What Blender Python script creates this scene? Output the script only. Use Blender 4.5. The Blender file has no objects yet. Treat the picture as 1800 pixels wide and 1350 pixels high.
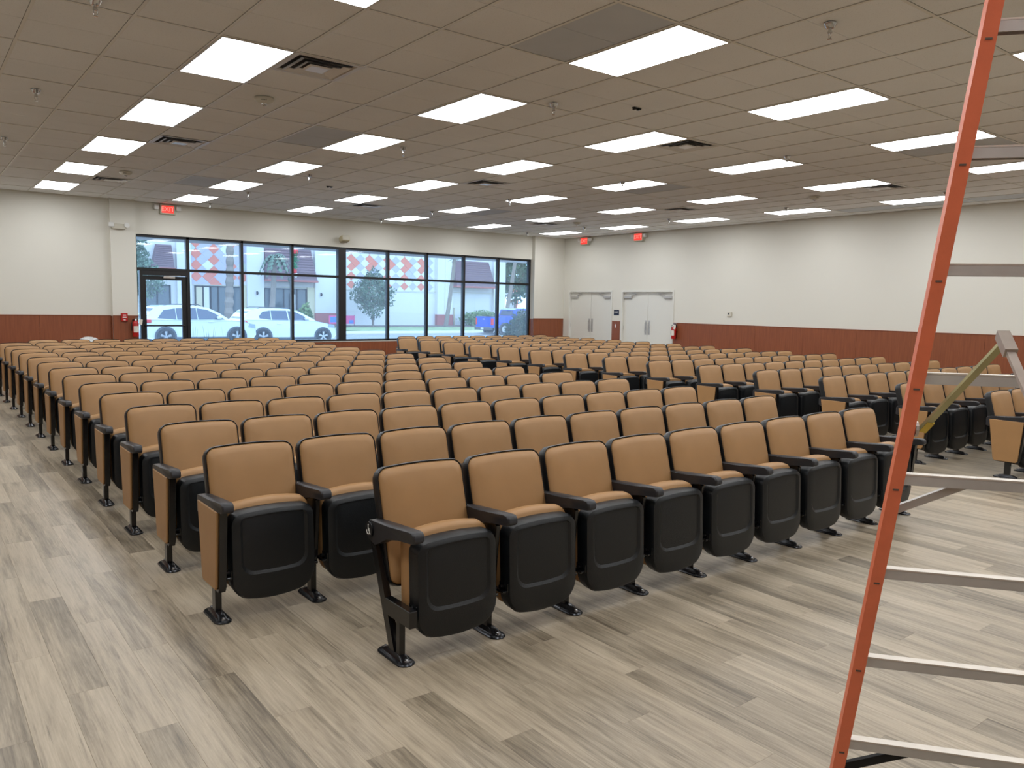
import bpy, math, random
from math import sin, cos, pi, radians, floor, sqrt
from mathutils import Vector, Matrix

random.seed(7)
C = bpy.context.scene.collection
sc = bpy.context.scene

# ------------------------------------------------------------------ camera, world, exposure
EYE = 1.60
YAW, PITCH, ROLL, FPX = -0.658779, 0.0993143, -0.0194103, 1384.68
cam_d = bpy.data.cameras.new('camera')
cam = bpy.data.objects.new('camera', cam_d)
C.objects.link(cam)
sc.camera = cam
cam_d.sensor_width = 36.0
cam_d.lens = FPX / 1800.0 * 36.0
cam_d.clip_start = 0.05
cam_d.clip_end = 400
rz = Matrix.Rotation(YAW, 3, 'Z')
ex = rz @ Vector((1, 0, 0))
eu = rz @ Vector((0, sin(PITCH), cos(PITCH)))
ef = rz @ Vector((0, cos(PITCH), -sin(PITCH)))
c_, s_ = cos(ROLL), sin(ROLL)
rt = ex * c_ - eu * s_
up = ex * s_ + eu * c_
cam.matrix_world = Matrix(((rt.x, up.x, -ef.x, 0), (rt.y, up.y, -ef.y, 0), (rt.z, up.z, -ef.z, EYE), (0, 0, 0, 1)))

PANEL_LIGHT = 12.0
SKY_COL, SKY_POWER = (0.46, 0.70, 1.0), 4.3
w = bpy.data.worlds.new('overcast_sky')
sc.world = w
w.use_nodes = True
wn = w.node_tree.nodes
wn['Background'].inputs[0].default_value = (*SKY_COL, 1)
wn['Background'].inputs[1].default_value = SKY_POWER
_tc = wn.new('ShaderNodeTexCoord'); _nz = wn.new('ShaderNodeTexNoise'); _rp = wn.new('ShaderNodeValToRGB')
_nz.inputs['Scale'].default_value = 3.0
_rp.color_ramp.elements[0].color = (SKY_COL[0] * .9, SKY_COL[1] * .93, SKY_COL[2], 1)
_rp.color_ramp.elements[1].color = (SKY_COL[0] * 1.15, SKY_COL[1] * 1.08, SKY_COL[2], 1)
w.node_tree.links.new(_tc.outputs['Generated'], _nz.inputs['Vector'])
w.node_tree.links.new(_nz.outputs['Fac'], _rp.inputs[0])
w.node_tree.links.new(_rp.outputs[0], wn['Background'].inputs[0])

vs = sc.view_settings
sc.display_settings.display_device = 'sRGB'
vs.view_transform = 'Standard'; vs.look = 'None'; vs.gamma = 1.0; vs.exposure = 0.0
vs.use_curve_mapping = False
sc.cycles.use_denoising = True
sc.cycles.max_bounces = 8
sc.cycles.diffuse_bounces = 6
sc.cycles.glossy_bounces = 3
sc.cycles.transmission_bounces = 4
sc.cycles.transparent_max_bounces = 8
sc.cycles.caustics_reflective = False
sc.cycles.caustics_refractive = False

# ------------------------------------------------------------------ colour + materials
def lin(*c):
    o = []
    for v in c:
        v /= 255.0
        o.append(v / 12.92 if v <= .04045 else ((v + .055) / 1.055) ** 2.4)
    return tuple(o)

class NT:
    def __init__(s, name):
        s.m = bpy.data.materials.new(name); s.m.use_nodes = True
        s.n = s.m.node_tree.nodes; s.l = s.m.node_tree.links
        s.p = s.n['Principled BSDF']
    def node(s, t, **kw):
        a = s.n.new(t)
        for k, v in kw.items(): setattr(a, k, v)
        return a
    def link(s, a, b): s.l.new(a, b)
    def math(s, op, a, b=None, c=None):
        n = s.node('ShaderNodeMath', operation=op)
        for i, v in enumerate((a, b, c)):
            if v is None: continue
            if isinstance(v, (int, float)): n.inputs[i].default_value = v
            else: s.link(v, n.inputs[i])
        return n.outputs[0]
    def ramp(s, fac, stops):
        r = s.node('ShaderNodeValToRGB'); e = r.color_ramp.elements
        while len(e) < len(stops): e.new(0.5)
        for q, (p, col) in zip(e, stops):
            q.position = p; q.color = (*col, 1)
        s.link(fac, r.inputs[0]); return r.outputs[0]
    def noise(s, vec, scale, detail=3, rough=.5, dist=0.0):
        n = s.node('ShaderNodeTexNoise')
        n.inputs['Scale'].default_value = scale; n.inputs['Detail'].default_value = detail
        n.inputs['Roughness'].default_value = rough; n.inputs['Distortion'].default_value = dist
        if vec is not None: s.link(vec, n.inputs['Vector'])
        return n.outputs['Fac']
    def mix(s, fac, a, b, mode='MIX'):
        n = s.node('ShaderNodeMix', data_type='RGBA', blend_type=mode)
        for i, v in ((0, fac), (6, a), (7, b)):
            if isinstance(v, (int, float)): n.inputs[i].default_value = v
            elif isinstance(v, tuple): n.inputs[i].default_value = (*v, 1)
            else: s.link(v, n.inputs[i])
        return n.outputs[2]
    def bump(s, h, strength, dist=.01):
        b = s.node('ShaderNodeBump'); b.inputs['Strength'].default_value = strength
        b.inputs['Distance'].default_value = dist
        s.link(h, b.inputs['Height']); s.link(b.outputs[0], s.p.inputs['Normal'])

def mat(name, col, rough=.5, metal=0.0, bump=0.0, bscale=200, var=0.0, vscale=3.0, emit=None, power=0.0, spec=.5, coat=0.0):
    t = NT(name)
    t.p.inputs['Base Color'].default_value = (*col, 1)
    t.p.inputs['Roughness'].default_value = rough
    t.p.inputs['Metallic'].default_value = metal
    t.p.inputs['Specular IOR Level'].default_value = spec
    if coat: t.p.inputs['Coat Weight'].default_value = coat
    tc = t.node('ShaderNodeTexCoord')
    if var:
        f = t.noise(tc.outputs['Object'], vscale, 4)
        a = tuple(max(0, c * (1 - var)) for c in col); b = tuple(min(1, c * (1 + var)) for c in col)
        t.link(t.ramp(f, [(.3, a), (.7, b)]), t.p.inputs['Base Color'])
    if bump: t.bump(t.noise(tc.outputs['Object'], bscale, 2), bump, .002)
    if emit:
        t.p.inputs['Emission Color'].default_value = (*emit, 1)
        t.p.inputs['Emission Strength'].default_value = power
    return t.m

M = {}
M['vinyl'] = mat('tan_vinyl', lin(167, 127, 83), .48, bump=.12, bscale=500, var=.05, vscale=6)
M['black'] = mat('black_plastic', lin(18, 20, 23), .38, bump=.35, bscale=320)
M['pan'] = mat('black_textured_pan', lin(13, 17, 21), .40, bump=.5, bscale=260)
M['arm'] = mat('charcoal_armrest', lin(38, 38, 42), .42, bump=.25, bscale=400)
M['steel_black'] = mat('black_gloss_steel', lin(18, 18, 20), .22, spec=.6)
M['foot'] = mat('dark_cast_foot', lin(52, 53, 56), .24, metal=.75, bump=.15, bscale=80)
M['bolt'] = mat('zinc_bolt', lin(190, 192, 196), .25, metal=1)
M['white_ink'] = mat('white_marking', lin(235, 235, 232), .6)
M['wall'] = mat('painted_wall', lin(221, 218, 208), .75, bump=.12, bscale=60, var=.012, vscale=.6)
M['diffuser'] = mat('light_diffuser', lin(250, 250, 250), .5, emit=(.945, .972, .995), power=PANEL_LIGHT)
M['white_metal'] = mat('white_enamel', lin(206, 202, 194), .4)
M['grid'] = mat('ceiling_grid_enamel', lin(226, 224, 218), .45)
M['grey_tile'] = mat('plain_grey_tile', lin(200, 205, 212), .8, var=.03)
M['chrome'] = mat('chrome', lin(205, 205, 205), .18, metal=1)
M['dark'] = mat('dark_void', lin(22, 22, 24), .8)
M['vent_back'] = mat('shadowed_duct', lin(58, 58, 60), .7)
M['vent_blade'] = mat('diffuser_blade_enamel', lin(225, 225, 226), .25)
M['frame'] = mat('dark_bronze_aluminium', lin(38, 37, 38), .38, metal=.3)
M['ivory'] = mat('ivory_plastic', lin(206, 201, 186), .5)
M['beige'] = mat('beige_plastic', lin(190, 178, 145), .5)
M['lens'] = mat('frosted_lens', lin(228, 228, 225), .3)
M['exit_box'] = mat('exit_sign_housing', lin(196, 196, 176), .5)
M['exit_red'] = mat('lit_exit_red', lin(225, 40, 34), .5, emit=(1.0, .06, .04), power=.75)
M['exit_glow'] = mat('lit_exit_letters', lin(255, 90, 80), .5, emit=(1.0, .30, .25), power=1.1)
M['red'] = mat('red_enamel', lin(176, 30, 26), .3, var=.04)
M['door_paint'] = mat('white_door_paint', lin(222, 220, 212), .32)
M['navy'] = mat('navy_sign', lin(30, 38, 60), .5)
M['silver'] = mat('brushed_aluminium', lin(190, 187, 183), .45, metal=.35, var=.06, vscale=14)
M['step_top'] = mat('aluminium_tread', lin(214, 206, 196), .42, metal=.6, var=.04, vscale=30)
M['ladder'] = mat('orange_fibreglass', lin(226, 120, 84), .42, var=.05, vscale=18, bump=.15, bscale=120)
M['scuff'] = mat('dark_scuff', lin(92, 78, 68), .7)
M['rubber'] = mat('black_rubber', lin(24, 24, 24), .8)
M['zinc_yellow'] = mat('yellow_zinc_plate', lin(172, 168, 122), .32, metal=.35, var=.12, vscale=10)
M['zinc_grey'] = mat('grey_zinc_plate', lin(182, 172, 162), .35, metal=.4, var=.1, vscale=14)
M['brass'] = mat('yellow_end_tab', lin(188, 160, 60), .35, metal=.7)
M['bag'] = mat('crumpled_grey_white_plastic', lin(196, 196, 196), .35, var=.15, vscale=12)
M['ext_label'] = mat('paper_tag', lin(222, 216, 205), .7)
# outside
M['facade'] = mat('white_stucco', lin(225, 222, 220), .9, bump=.1, bscale=20)
M['facade_beige'] = mat('beige_stucco', lin(212, 202, 172), .9)
M['facade_red'] = mat('brick_red_base', lin(176, 110, 104), .9)
M['shingle'] = mat('brown_roof_shingle', lin(122, 98, 104), .85, var=.1, vscale=4)
M['tile_orange'] = mat('orange_glazed_tile', lin(224, 132, 112), .5)
M['tile_lilac'] = mat('lilac_glazed_tile', lin(190, 186, 204), .5)
M['tile_white'] = mat('white_glazed_tile', lin(226, 226, 224), .5)
M['tile_sage'] = mat('sage_glazed_tile', lin(196, 206, 194), .5)
M['store_glass'] = mat('dark_shop_glass', lin(66, 78, 84), .12, spec=.8)
M['carwhite'] = mat('white_car_paint', lin(226, 232, 234), .22, coat=.6)
M['carblue'] = mat('blue_car_paint', lin(12, 74, 205), .25, coat=.6)
M['carglass'] = mat('tinted_car_glass', lin(46, 62, 92), .08, spec=.9)
M['tyre'] = mat('tyre_rubber', lin(34, 35, 38), .8)
M['alloy'] = mat('alloy_wheel', lin(190, 192, 196), .35, metal=.6)
M['cladding'] = mat('grey_wheel_arch_plastic', lin(72, 76, 82), .7)
M['taillight'] = mat('red_tail_light', lin(214, 34, 40), .25)
M['headlight'] = mat('clear_headlight', lin(150, 165, 180), .15, spec=.8)
M['asphalt'] = mat('asphalt', lin(140, 140, 142), .9, var=.06, vscale=.8)
M['concrete'] = mat('concrete_pavement', lin(190, 186, 182), .9, var=.04, vscale=.8)
M['lawn'] = mat('lawn_green', lin(136, 152, 108), .95, var=.2, vscale=1.2)
M['mulch'] = mat('bark_mulch', lin(112, 98, 88), .95, var=.2, vscale=4)
M['leaf'] = mat('dark_green_leaf', lin(66, 98, 62), .6, var=.3, vscale=2)
M['leaf_grey'] = mat('grey_green_leaf', lin(98, 120, 100), .6, var=.25, vscale=2)
M['leaf_light'] = mat('light_green_leaf', lin(120, 148, 90), .6, var=.25, vscale=2)
M['bark'] = mat('grey_bark', lin(140, 128, 118), .9, var=.15, vscale=3, bump=.5, bscale=12)
M['ribbon'] = mat('red_ribbon', lin(214, 36, 44), .5)
M['tinsel'] = mat('green_tinsel', lin(24, 132, 84), .5)
M['pink'] = mat('pink_banner', lin(226, 96, 150), .6)
M['banner_blue'] = mat('banner_blue', lin(80, 130, 210), .6)
M['orange'] = mat('canopy_orange', lin(234, 92, 40), .5)
M['yellow'] = mat('canopy_yellow', lin(240, 190, 60), .5)
M['post_blue'] = mat('blue_post', lin(30, 84, 190), .5)

# floor planks: colour follows the plank grid in room coordinates
PW, PL = .1524, 1.2192
def plank_material():
    t = NT('vinyl_wood_planks')
    g = t.node('ShaderNodeNewGeometry'); sep = t.node('ShaderNodeSeparateXYZ')
    t.link(g.outputs['Position'], sep.inputs[0])
    col = t.math('FLOOR', t.math('DIVIDE', sep.outputs[0], PW))
    off = t.math('FRACT', t.math('MULTIPLY', col, 0.381966))
    row = t.math('FLOOR', t.math('ADD', t.math('DIVIDE', sep.outputs[1], PL), off))
    cmb = t.node('ShaderNodeCombineXYZ'); t.link(col, cmb.inputs[0]); t.link(row, cmb.inputs[1])
    wn_ = t.node('ShaderNodeTexWhiteNoise', noise_dimensions='3D'); t.link(cmb.outputs[0], wn_.inputs['Vector'])
    # grain coordinates, shifted per plank
    sc_ = t.node('ShaderNodeVectorMath', operation='MULTIPLY'); t.link(g.outputs['Position'], sc_.inputs[0]); sc_.inputs[1].default_value = (17.0, 1.25, 1.0)
    sh = t.node('ShaderNodeVectorMath', operation='MULTIPLY_ADD'); t.link(wn_.outputs['Color'], sh.inputs[0]); sh.inputs[1].default_value = (37, 23, 11); t.link(sc_.outputs[0], sh.inputs[2])
    broad = t.noise(sh.outputs[0], .75, 3, .55, .5)
    fine = t.noise(sh.outputs[0], 4.2, 7, .7, .35)
    sc2 = t.node('ShaderNodeVectorMath', operation='MULTIPLY'); t.link(sh.outputs[0], sc2.inputs[0]); sc2.inputs[1].default_value = (4.5, 1.1, 1.0)
    streak = t.noise(sc2.outputs[0], 1.9, 4, .6, .2)
    f = t.math('ADD', t.math('MULTIPLY', broad, .42), t.math('MULTIPLY', fine, .36))
    f = t.math('ADD', f, t.math('MULTIPLY', streak, .22))
    f = t.math('ADD', f, t.math('MULTIPLY', t.math('SUBTRACT', wn_.outputs['Value'], .5), .16))
    base = t.ramp(f, [(.34, lin(98, 87, 72)), (.44, lin(138, 126, 107)), (.53, lin(166, 152, 131)), (.66, lin(188, 174, 152))])
    # knots and dark cracks
    k = t.noise(sh.outputs[0], 1.5, 2, .5, 1.6)
    base = t.mix(t.ramp(k, [(.70, (0, 0, 0)), (.78, (.55, .55, .55))]), base, lin(84, 72, 62))
    crack = t.noise(sc2.outputs[0], .55, 5, .72, .7)
    base = t.mix(t.ramp(crack, [(.62, (0, 0, 0)), (.70, (.65, .65, .65))]), base, lin(92, 80, 68))
    # dust
    d = t.noise(g.outputs['Position'], .55, 4, .6, .4)
    base = t.mix(t.ramp(d, [(.45, (0, 0, 0)), (.72, (.26, .26, .26))]), base, lin(182, 176, 164))
    t.link(base, t.p.inputs['Base Color'])
    r = t.math('ADD', t.math('MULTIPLY', fine, .14), .30)
    t.link(r, t.p.inputs['Roughness'])
    t.p.inputs['Specular IOR Level'].default_value = .45
    t.bump(fine, .12, .001)
    return t.m
M['plank'] = plank_material()

def wood_panel_material():
    t = NT('cherry_wood_panel')
    g = t.node('ShaderNodeNewGeometry')
    s1 = t.node('ShaderNodeVectorMath', operation='MULTIPLY'); t.link(g.outputs['Position'], s1.inputs[0]); s1.inputs[1].default_value = (10, 10, .7)
    f = t.noise(s1.outputs[0], 3.0, 5, .6, .3)
    t.link(t.ramp(f, [(.3, lin(126, 68, 42)), (.7, lin(144, 81, 50))]), t.p.inputs['Base Color'])
    t.p.inputs['Roughness'].default_value = .38
    t.p.inputs['Specular IOR Level'].default_value = .5
    return t.m
M['wood'] = wood_panel_material()

def ceiling_tile_material():
    t = NT('mineral_fibre_tile')
    g = t.node('ShaderNodeNewGeometry')
    f = t.noise(g.outputs['Position'], 1.1, 2)
    base = t.ramp(f, [(.3, lin(234, 235, 236)), (.7, lin(239, 240, 241))])
    p = t.noise(g.outputs['Position'], 160, 2, .7)
    base = t.mix(t.ramp(p, [(.62, (0, 0, 0)), (.70, (.35, .35, .35))]), base, lin(150, 144, 136))
    t.link(base, t.p.inputs['Base Color'])
    t.p.inputs['Roughness'].default_value = .95
    t.p.inputs['Specular IOR Level'].default_value = .1
    return t.m
M['tile'] = ceiling_tile_material()

def glass_material():
    t = NT('window_glass')
    n = t.n; n.remove(t.p)
    tr = t.node('ShaderNodeBsdfTransparent'); tr.inputs[0].default_value = (.93, .96, .97, 1)
    gl = t.node('ShaderNodeBsdfGlossy'); gl.inputs['Roughness'].default_value = 0.01
    fr = t.node('ShaderNodeFresnel'); fr.inputs[0].default_value = 1.5
    mx = t.node('ShaderNodeMixShader')
    t.link(fr.outputs[0], mx.inputs[0]); t.link(tr.outputs[0], mx.inputs[1]); t.link(gl.outputs[0], mx.inputs[2])
    # bluish translucent share mixed in to imitate veiling flare and haze over the outside view
    du = t.node('ShaderNodeBsdfTranslucent'); du.inputs[0].default_value = (.80, .86, .98, 1)
    m2 = t.node('ShaderNodeMixShader'); m2.inputs[0].default_value = .10
    t.link(mx.outputs[0], m2.inputs[1]); t.link(du.outputs[0], m2.inputs[2])
    t.link(m2.outputs[0], n['Material Output'].inputs[0])
    return t.m
M['glass'] = glass_material()

# ------------------------------------------------------------------ mesh building
class MB:
    """collects faces; each add takes a material slot index"""
    def __init__(s): s.v = []; s.f = []; s.mi = []
    def add(s, vs_, fs, m=0):
        o = len(s.v); s.v += [tuple(v) for v in vs_]
        for f in fs: s.f.append(tuple(i + o for i in f)); s.mi.append(m)
        return s
    def box(s, x0, x1, y0, y1, z0, z1, m=0, ch=0.0, mtx=None):
        if x0 > x1: x0, x1 = x1, x0
        if y0 > y1: y0, y1 = y1, y0
        if z0 > z1: z0, z1 = z1, z0
        if ch <= 0:
            vs_ = [(x, y, z) for z in (z0, z1) for y in (y0, y1) for x in (x0, x1)]
            fs = [(0, 2, 3, 1), (4, 5, 7, 6), (0, 1, 5, 4), (2, 6, 7, 3), (0, 4, 6, 2), (1, 3, 7, 5)]
        else:
            ch = min(ch, (x1 - x0) * .45, (y1 - y0) * .45, (z1 - z0) * .45)
            P = {}
            vs_ = []
            for ix, X in enumerate((x0, x1)):
                for iy, Y in enumerate((y0, y1)):
                    for iz, Z in enumerate((z0, z1)):
                        sx, sy, sz = (1 if ix == 0 else -1), (1 if iy == 0 else -1), (1 if iz == 0 else -1)
                        for a in range(3):
                            P[(ix, iy, iz, a)] = len(vs_)
                            d = [ch, ch, ch]; d[a] = 0
                            vs_.append((X + sx * d[0], Y + sy * d[1], Z + sz * d[2]))
            fs = []
            for i in (0, 1):
                fs.append([P[(i, a, b, 0)] for a, b in ((0, 0), (1, 0), (1, 1), (0, 1))])
                fs.append([P[(a, i, b, 1)] for a, b in ((0, 0), (1, 0), (1, 1), (0, 1))])
                fs.append([P[(a, b, i, 2)] for a, b in ((0, 0), (1, 0), (1, 1), (0, 1))])
            for i in (0, 1):
                for j in (0, 1):
                    fs.append([P[(i, j, 0, 0)], P[(i, j, 1, 0)], P[(i, j, 1, 1)], P[(i, j, 0, 1)]])
                    fs.append([P[(i, 0, j, 0)], P[(i, 1, j, 0)], P[(i, 1, j, 2)], P[(i, 0, j, 2)]])
                    fs.append([P[(0, i, j, 1)], P[(1, i, j, 1)], P[(1, i, j, 2)], P[(0, i, j, 2)]])
                    for k in (0, 1):
                        fs.append([P[(i, j, k, 0)], P[(i, j, k, 1)], P[(i, j, k, 2)]])
        if mtx is not None: vs_ = [tuple(mtx @ Vector(v)) for v in vs_]
        return s.add(vs_, fs, m)
    def rings(s, rings_, m=0, cap0=True, cap1=True, closed=True):
        n = len(rings_[0]); vs_ = [p for r in rings_ for p in r]; fs = []
        for a in range(len(rings_) - 1):
            for i in range(n if closed else n - 1):
                j = (i + 1) % n
                fs.append((a * n + i, a * n + j, (a + 1) * n + j, (a + 1) * n + i))
        if cap0: fs.append(tuple(range(n))[::-1])
        if cap1: fs.append(tuple((len(rings_) - 1) * n + i for i in range(n)))
        return s.add(vs_, fs, m)
    def lathe(s, prof, n=12, org=(0, 0, 0), m=0, axis='Z'):
        rs = []
        for r, h in prof:
            ring = []
            for i in range(n):
                a = 2 * pi * i / n; x, y = max(r, 1e-5) * cos(a), max(r, 1e-5) * sin(a)
                p = (x, y, h) if axis == 'Z' else ((h, x, y) if axis == 'X' else (y, h, x))
                ring.append((p[0] + org[0], p[1] + org[1], p[2] + org[2]))
            rs.append(ring)
        return s.rings(rs, m)
    def tube(s, pts, rad, n=8, m=0):
        pts = [Vector(p) for p in pts]
        if isinstance(rad, (int, float)): rad = [rad] * len(pts)
        rs = []
        for i, p in enumerate(pts):
            d = (pts[min(i + 1, len(pts) - 1)] - pts[max(i - 1, 0)]).normalized()
            a = Vector((0, 0, 1)) if abs(d.z) < .9 else Vector((1, 0, 0))
            u = d.cross(a).normalized(); v = d.cross(u)
            rs.append([tuple(p + (u * cos(2 * pi * k / n) + v * sin(2 * pi * k / n)) * rad[i]) for k in range(n)])
        return s.rings(rs, m)
    def beam(s, p0, p1, wa, wb, side, m=0):
        """rectangular bar from p0 to p1; wa along 'side', wb across"""
        p0, p1, side = Vector(p0), Vector(p1), Vector(side)
        d = (p1 - p0).normalized(); a = (side - d * side.dot(d)).normalized(); b = d.cross(a)
        r = lambda p: [tuple(p + a * (wa / 2 * i) + b * (wb / 2 * j)) for i, j in ((-1, -1), (1, -1), (1, 1), (-1, 1))]
        return s.rings([r(p0), r(p1)], m)
    def prism(s, poly, a0, a1, axis='X', m=0, bev=0.0):
        def P(u, v, a): return (a, u, v) if axis == 'X' else ((u, a, v) if axis == 'Y' else (u, v, a))
        if bev <= 0: return s.rings([[P(u, v, a0) for u, v in poly], [P(u, v, a1) for u, v in poly]], m)
        cu = sum(p[0] for p in poly) / len(poly); cv = sum(p[1] for p in poly) / len(poly)
        def sh(p):
            du, dv = p[0] - cu, p[1] - cv; L = max(1e-6, sqrt(du * du + dv * dv)); k = max(0, 1 - bev * 1.2 / L)
            return (cu + du * k, cv + dv * k)
        q = [sh(p) for p in poly]; sg = 1 if a1 > a0 else -1
        return s.rings([[P(u, v, a0) for u, v in q], [P(u, v, a0 + sg * bev) for u, v in poly],
                        [P(u, v, a1 - sg * bev) for u, v in poly], [P(u, v, a1) for u, v in q]], m)
    def mesh(s, name, mats, smooth=None):
        me = bpy.data.meshes.new(name); me.from_pydata(s.v, [], s.f)
        if not isinstance(mats, (list, tuple)): mats = [mats]
        for x in mats: me.materials.append(M[x])
        if len(mats) > 1: me.polygons.foreach_set('material_index', s.mi)
        me.update()
        if smooth is not None:
            me.polygons.foreach_set('use_smooth', [True] * len(me.polygons))
            me.set_sharp_from_angle(angle=radians(smooth))
        return me

def link(name, me, parent=None, loc=None, rot=None, scale=None):
    o = bpy.data.objects.new(name, me); C.objects.link(o)
    if parent is not None: o.parent = parent
    if loc is not None: o.location = loc
    if rot is not None: o.rotation_euler = rot
    if scale is not None: o.scale = scale
    return o
def tag(o, label=None, cat=None, group=None, kind=None):
    if label: o['label'] = label
    if cat: o['category'] = cat
    if group: o['group'] = group
    if kind: o['kind'] = kind
    return o
def thing(name, label, cat, loc=(0, 0, 0), rotz=0, group=None):
    o = bpy.data.objects.new(name, None); C.objects.link(o)
    o.location = loc; o.rotation_euler = (0, 0, rotz); o.empty_display_size = .1
    return tag(o, label, cat, group)
def part(name, mb, mats, parent, smooth=None, **kw):
    return link(name, mb.mesh(name, mats, smooth), parent, **kw)
def struct(name, mb, mats, parent=None, label=None, smooth=None):
    o = link(name, mb.mesh(name, mats, smooth), parent)
    if parent is None: tag(o, label, None, None, 'structure')
    elif label: o['label'] = label
    return o
def text(name, body, size, loc, rot, matname, parent, ext=.001, label=None):
    cu = bpy.data.curves.new(name, 'FONT'); cu.body = body; cu.size = size
    cu.align_x = 'CENTER'; cu.align_y = 'CENTER'; cu.extrude = ext
    cu.materials.append(M[matname])
    tmp = bpy.data.objects.new(name + '_curve', cu)
    me = bpy.data.meshes.new_from_object(tmp)
    bpy.data.objects.remove(tmp); bpy.data.curves.remove(cu)
    return link(name, me, parent, loc, rot)
ORD = ['zeroth', 'first', 'second', 'third', 'fourth', 'fifth', 'sixth', 'seventh', 'eighth', 'ninth', 'tenth',
       'eleventh', 'twelfth', 'thirteenth', 'fourteenth', 'fifteenth']

def view(x, y, z):
    d = Vector((x, y, z - EYE)); f = d.dot(ef)
    if f <= .05: return None
    return 900 + FPX * d.dot(rt) / f, 675 - FPX * d.dot(up) / f, f

# ------------------------------------------------------------------ the room
HC = 3.617
XL, XR, YN, YF = -3.0, 15.85, -5.0, 18.0      # room bounds
# floor slab with planks
mb = MB().box(XL, XR, YN, 18.3, -.12, -.004)
floor_o = struct('floor', mb, 'plank', label='grey-brown wood-look plank floor of the hall')
planks = []
for c in range(floor(XL / PW), floor(XR / PW) + 1):
    off = (c * 0.381966) % 1.0
    x0, x1 = max(c * PW, XL), min((c + 1) * PW, XR)
    if x1 - x0 < .01: continue
    r0 = floor(YN / PL + off); r1 = floor(18.15 / PL + off)
    for r in range(r0, r1 + 1):
        y0, y1 = max((r - off) * PL, YN), min((r + 1 - off) * PL, 18.15)
        if y1 - y0 < .01: continue
        full = (x1 - x0 > PW - .001 and y1 - y0 > PL - .001)
        best = None
        for yy in (y0, (y0 + y1) / 2, y1):
            q = view((x0 + x1) / 2, yy, 0)
            if q and -20 < q[0] < 1820 and -20 < q[1] < 1370: best = min(best or 1e9, q[2])
        # planks under the seating show nothing
        hid = (x0 > 2.0 and x1 < 6.0 and y0 > 4.6) or (x0 > 9.2 and y0 > 4.6)
        planks.append((best if (best and not hid) else 1e6, full, x0, x1, y0, y1))
planks.sort(key=lambda p: (p[0], p[2], p[4]))
def plank_mb(mb, x0, x1, y0, y1, top=0.0):
    g = .0002; e = .0005
    a = [(x0 + g, y0 + g, -.004), (x1 - g, y0 + g, -.004), (x1 - g, y1 - g, -.004), (x0 + g, y1 - g, -.004)]
    b = [(x0 + g, y0 + g, top - .0004), (x1 - g, y0 + g, top - .0004), (x1 - g, y1 - g, top - .0004), (x0 + g, y1 - g, top - .0004)]
    c = [(x0 + g + e, y0 + g + e, top), (x1 - g - e, y0 + g + e, top), (x1 - g - e, y1 - g - e, top), (x0 + g + e, y1 - g - e, top)]
    mb.rings([a, b, c], cap0=False)
shared = plank_m = None
m1 = MB(); plank_mb(m1, 0, PW, 0, PL); plank_m = m1.mesh('plank', 'plank')
rest = MB(); n_ind = 0
for d, full, x0, x1, y0, y1 in planks:
    if full and n_ind < 300 and d < 1e5:
        link('plank', plank_m, floor_o, (x0, y0, 0)); n_ind += 1
    else: plank_mb(rest, x0, x1, y0, y1)
o = part('planks', rest, 'plank', floor_o); o['kind'] = 'stuff'

# ceiling: slab, T-bar grid, mineral tiles (2 x 4 ft, scored across the middle), services
GX0, GY0, TW, TL = 2.335 - .3048, 6.9615 - .6096, .6096, 1.2192
LX = lambda c: 2.335 + 2.4384 * (c - 1)
LY = lambda r: 6.9615 + 2.4384 * (r - 1)
light_cells = {(4 * (c - 1), 2 * (r - 1)) for c in range(0, 7) for r in range(-2, 6)}
grey_cells = {(3, -2), (3, 2), (3, 6), (13, -2), (13, 2), (13, 6), (21, 0), (21, 1), (21, -1)}
vent_cells = {(1, 0, 0), (1, 3, 1), (1, 7, 0), (9, 0, 0), (9, 3, 1), (9, 7, 0), (17, 3, 1), (17, 7, 0), (17, 0, 0)}
mb = MB().box(XL, XR + .1, YN, 18.4, HC + .03, HC + .13)
ceil_o = struct('ceiling', mb, 'dark', label='suspended ceiling of scored off-white tiles')
i0, i1 = floor((XL - GX0) / TW), floor((XR - GX0) / TW)
j0, j1 = floor((YN - GY0) / TL), floor((18.15 - GY0) / TL)
def tile_mb(mb, x0, x1, y0, y1, ys=None):
    g = .010; z = HC + .006; e = .004
    def slab(a0, a1, b0, b1):
        A = [(a0, b0, z + .012), (a1, b0, z + .012), (a1, b1, z + .012), (a0, b1, z + .012)]
        B = [(a0 + e, b0 + e, z), (a1 - e, b0 + e, z), (a1 - e, b1 - e, z), (a0 + e, b1 - e, z)]
        mb.rings([A, B], cap0=False)
    xs = (x0 + g, x1 - g)
    ym = (y0 + y1) / 2 if ys is None else ys
    slab(xs[0], xs[1], y0 + g, ym); slab(xs[0], xs[1], ym, y1 - g)
tm = MB(); tile_mb(tm, 0, TW, 0, TL); tile_m = tm.mesh('tile', 'tile'); gtile_m = tm.mesh('plain_tile', 'grey_tile')
cells = []
for i in range(i0, i1 + 1):
    for j in range(j0, j1 + 1):
        if (i, j) in light_cells: continue
        x0, x1 = max(GX0 + i * TW, XL), min(GX0 + (i + 1) * TW, XR)
        y0, y1 = max(GY0 + j * TL, YN), min(GY0 + (j + 1) * TL, 18.15)
        if x1 - x0 < .03 or y1 - y0 < .03: continue
        vent = [v for v in vent_cells if v[0] == i and v[1] == j]
        if vent:
            if vent[0][2] == 0: y0 = GY0 + j * TL + TL / 2
            else: y1 = GY0 + j * TL + TL / 2
        full = (x1 - x0 > TW - .001 and y1 - y0 > TL - .001)
        q = view((x0 + x1) / 2, (y0 + y1) / 2, HC)
        d = q[2] if q and -150 < q[0] < 1950 and -150 < q[1] < 700 else 1e6
        cells.append((d, full, i, j, x0, x1, y0, y1))
cells.sort()
rest = MB(); n_ind = 0
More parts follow.
